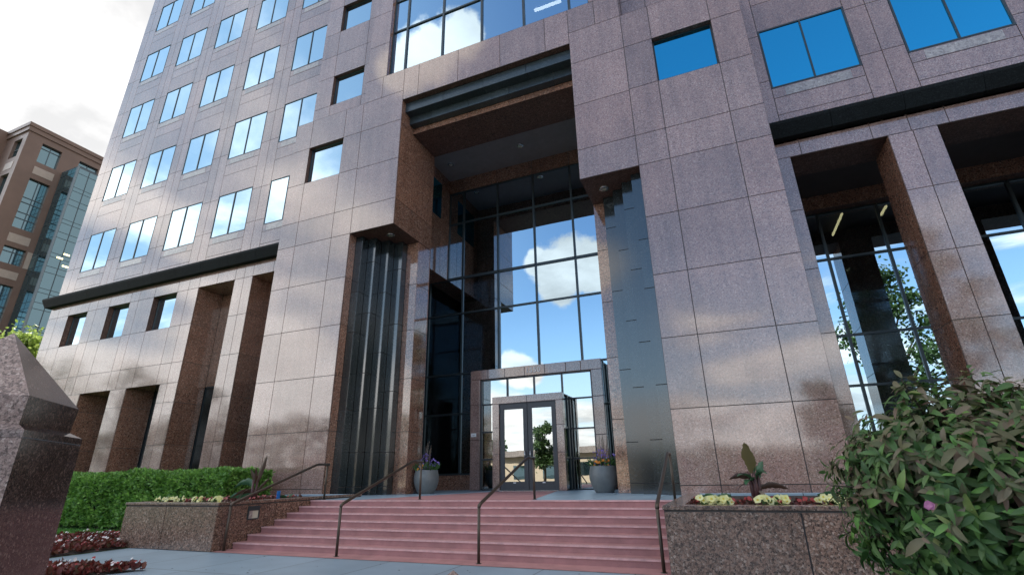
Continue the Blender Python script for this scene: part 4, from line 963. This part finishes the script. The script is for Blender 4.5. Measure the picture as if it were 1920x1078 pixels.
# ================================================================ TREES
def make_tree(name, x, y, h, r, leafmat, n, label, seed, group=None, squash=1.0, base=.35, ls=.32):
    rr = random.Random(seed); t = thing(name, (x, y, 0), label, 'tree', group)
    tr = MB(); tr.tube([(x, y, -.1), (x+.02*h, y, h*.35), (x, y+.02*h, h*.8)], [h*.022, h*.016, h*.006], 'bark', 8)
    cl = []
    for k in range(26):
        a = rr.uniform(0, 6.28); q = rr.random(); zc = h*(base+(1-base)*q*.95); rad = r*math.sin(math.pi*(.18+.75*q))*rr.uniform(.35, 1)
        c = Vector((x+rad*math.cos(a), y+rad*math.sin(a)*squash, zc)); cl.append((c, rr.uniform(.18, .34)*r))
        tr.tube([(x, y, zc*.72), (x+rad*.5*math.cos(a), y+rad*.5*math.sin(a), zc*.88), c], [h*.007, h*.004, h*.002], 'bark', 5)
    build('trunk', tr, t, True); cr = MB()
    for k in range(n):
        c, s = cl[rr.randrange(len(cl))]; d = Vector((rr.gauss(0, 1), rr.gauss(0, 1), rr.gauss(0, .8))); p = c+d*s*.62
        L = ls*rr.uniform(.7, 1.3); cr.leaf(p, Vector((rr.gauss(0, 1), rr.gauss(0, 1), rr.gauss(-.2, .8))), rv(), L, L*.34, leafmat, .2, 2)
    build('crown', cr, t); return t
q = EYE+ray(40, 700)*44
make_tree('young_tree', q.x, q.y, EYE.z+(ray(40, 628)*44).z, 4.2, 'lime', 9000, 'bright yellow-green tree behind the dark pillar at the left edge', 3, base=.3, ls=.34)
g = 'trees across the street seen mirrored in the facade'
for i, (x, y, h, r, sd, lab) in enumerate(((18.5, -20, 23, 5.2, 11, 'tall leafy tree mirrored in the glass of the right arcade opening'), (8.5, -21, 9, 2.4, 12, 'small tree mirrored dimly in the right granite pier'), (-22.8, -25, 9.3, 1.7, 13, 'slender young tree mirrored in the right glass door'),
        (-117, -20, 27, 11, 14, 'broad tree mirrored at the far left of the lower wing'), (-97, -21, 21, 8, 15, 'tree mirrored above the left low opening of the wing'), (-80, -24, 17, 7, 16, 'lower tree mirrored beside the third low opening of the wing'))):
    make_tree('street_tree', x, y, h, r, 'tree', 5200 if i < 3 else 3600, lab, sd, g, base=.25, ls=.42 if i != 2 else .3)
t = thing('low_tan_building', (-36, -46, 0), 'low tan building across the street, mirrored in the glass doors', 'building')
mb = MB(); mb.box(-75, -14, -56, -44, -.05, 4.6, 'tan'); build('wall', mb, t); mb = MB(); mb.box(-75.6, -13.4, -56.6, -43.2, 4.61, 5.6, 'sillstone'); build('roof', mb, t)
mb = MB()
for k in range(11): mb.box(-72+k*5.3, -69.2+k*5.3, -44.0, -43.96, 1.0, 3.2, 'nglass')
build('window_strip', mb, t)

fb = MB(); rr = random.Random(5)
for k in range(13000):
    x = rr.uniform(-190, 95); u = max(0, min(1, (-38-x)/26)); u = u*u*(3-2*u)
    top = 5.2+u*9.5+(2.6+2*u)*mnoise.noise(Vector((x*.06, 1, 1)))+2.2*mnoise.noise(Vector((x*.23, 4, 2))); z = top*rr.random()**.8
    fb.leaf((x, -62+rr.uniform(-2, 2), z), (rr.gauss(0, 1), rr.gauss(0, 1), rr.gauss(.2, .8)), rv(), rr.uniform(.8, 1.6), .45, 'tree', .2, 2)
tag(build('far_trees', fb), 'belt of far trees across the street that shows as the dark skyline in the polished stone', None, None, 'stuff')

# a little litter on the slabs and treads
lt_ = MB(); rr = random.Random(9)
for k in range(70):
    x = rr.uniform(-12, -1.6)
    if rr.random() < .55: y = rr.uniform(7.6, 9.8); z = .006
    else:
        q = rr.randint(1, 6); y = NY[q]+rr.uniform(.14, .40); z = 1.034-RH*q+.005
    a = rr.uniform(0, 6.28); L = rr.uniform(.02, .055)
    lt_.leaf((x, y, z), (math.cos(a), math.sin(a), .05), (0, 0, 1), L, L*.3, 'stem' if rr.random() < .6 else 'dry', .05, 2)
tag(build('leaf_litter', lt_), 'scattered dark leaf litter on the paving and the red steps', None, None, 'stuff')
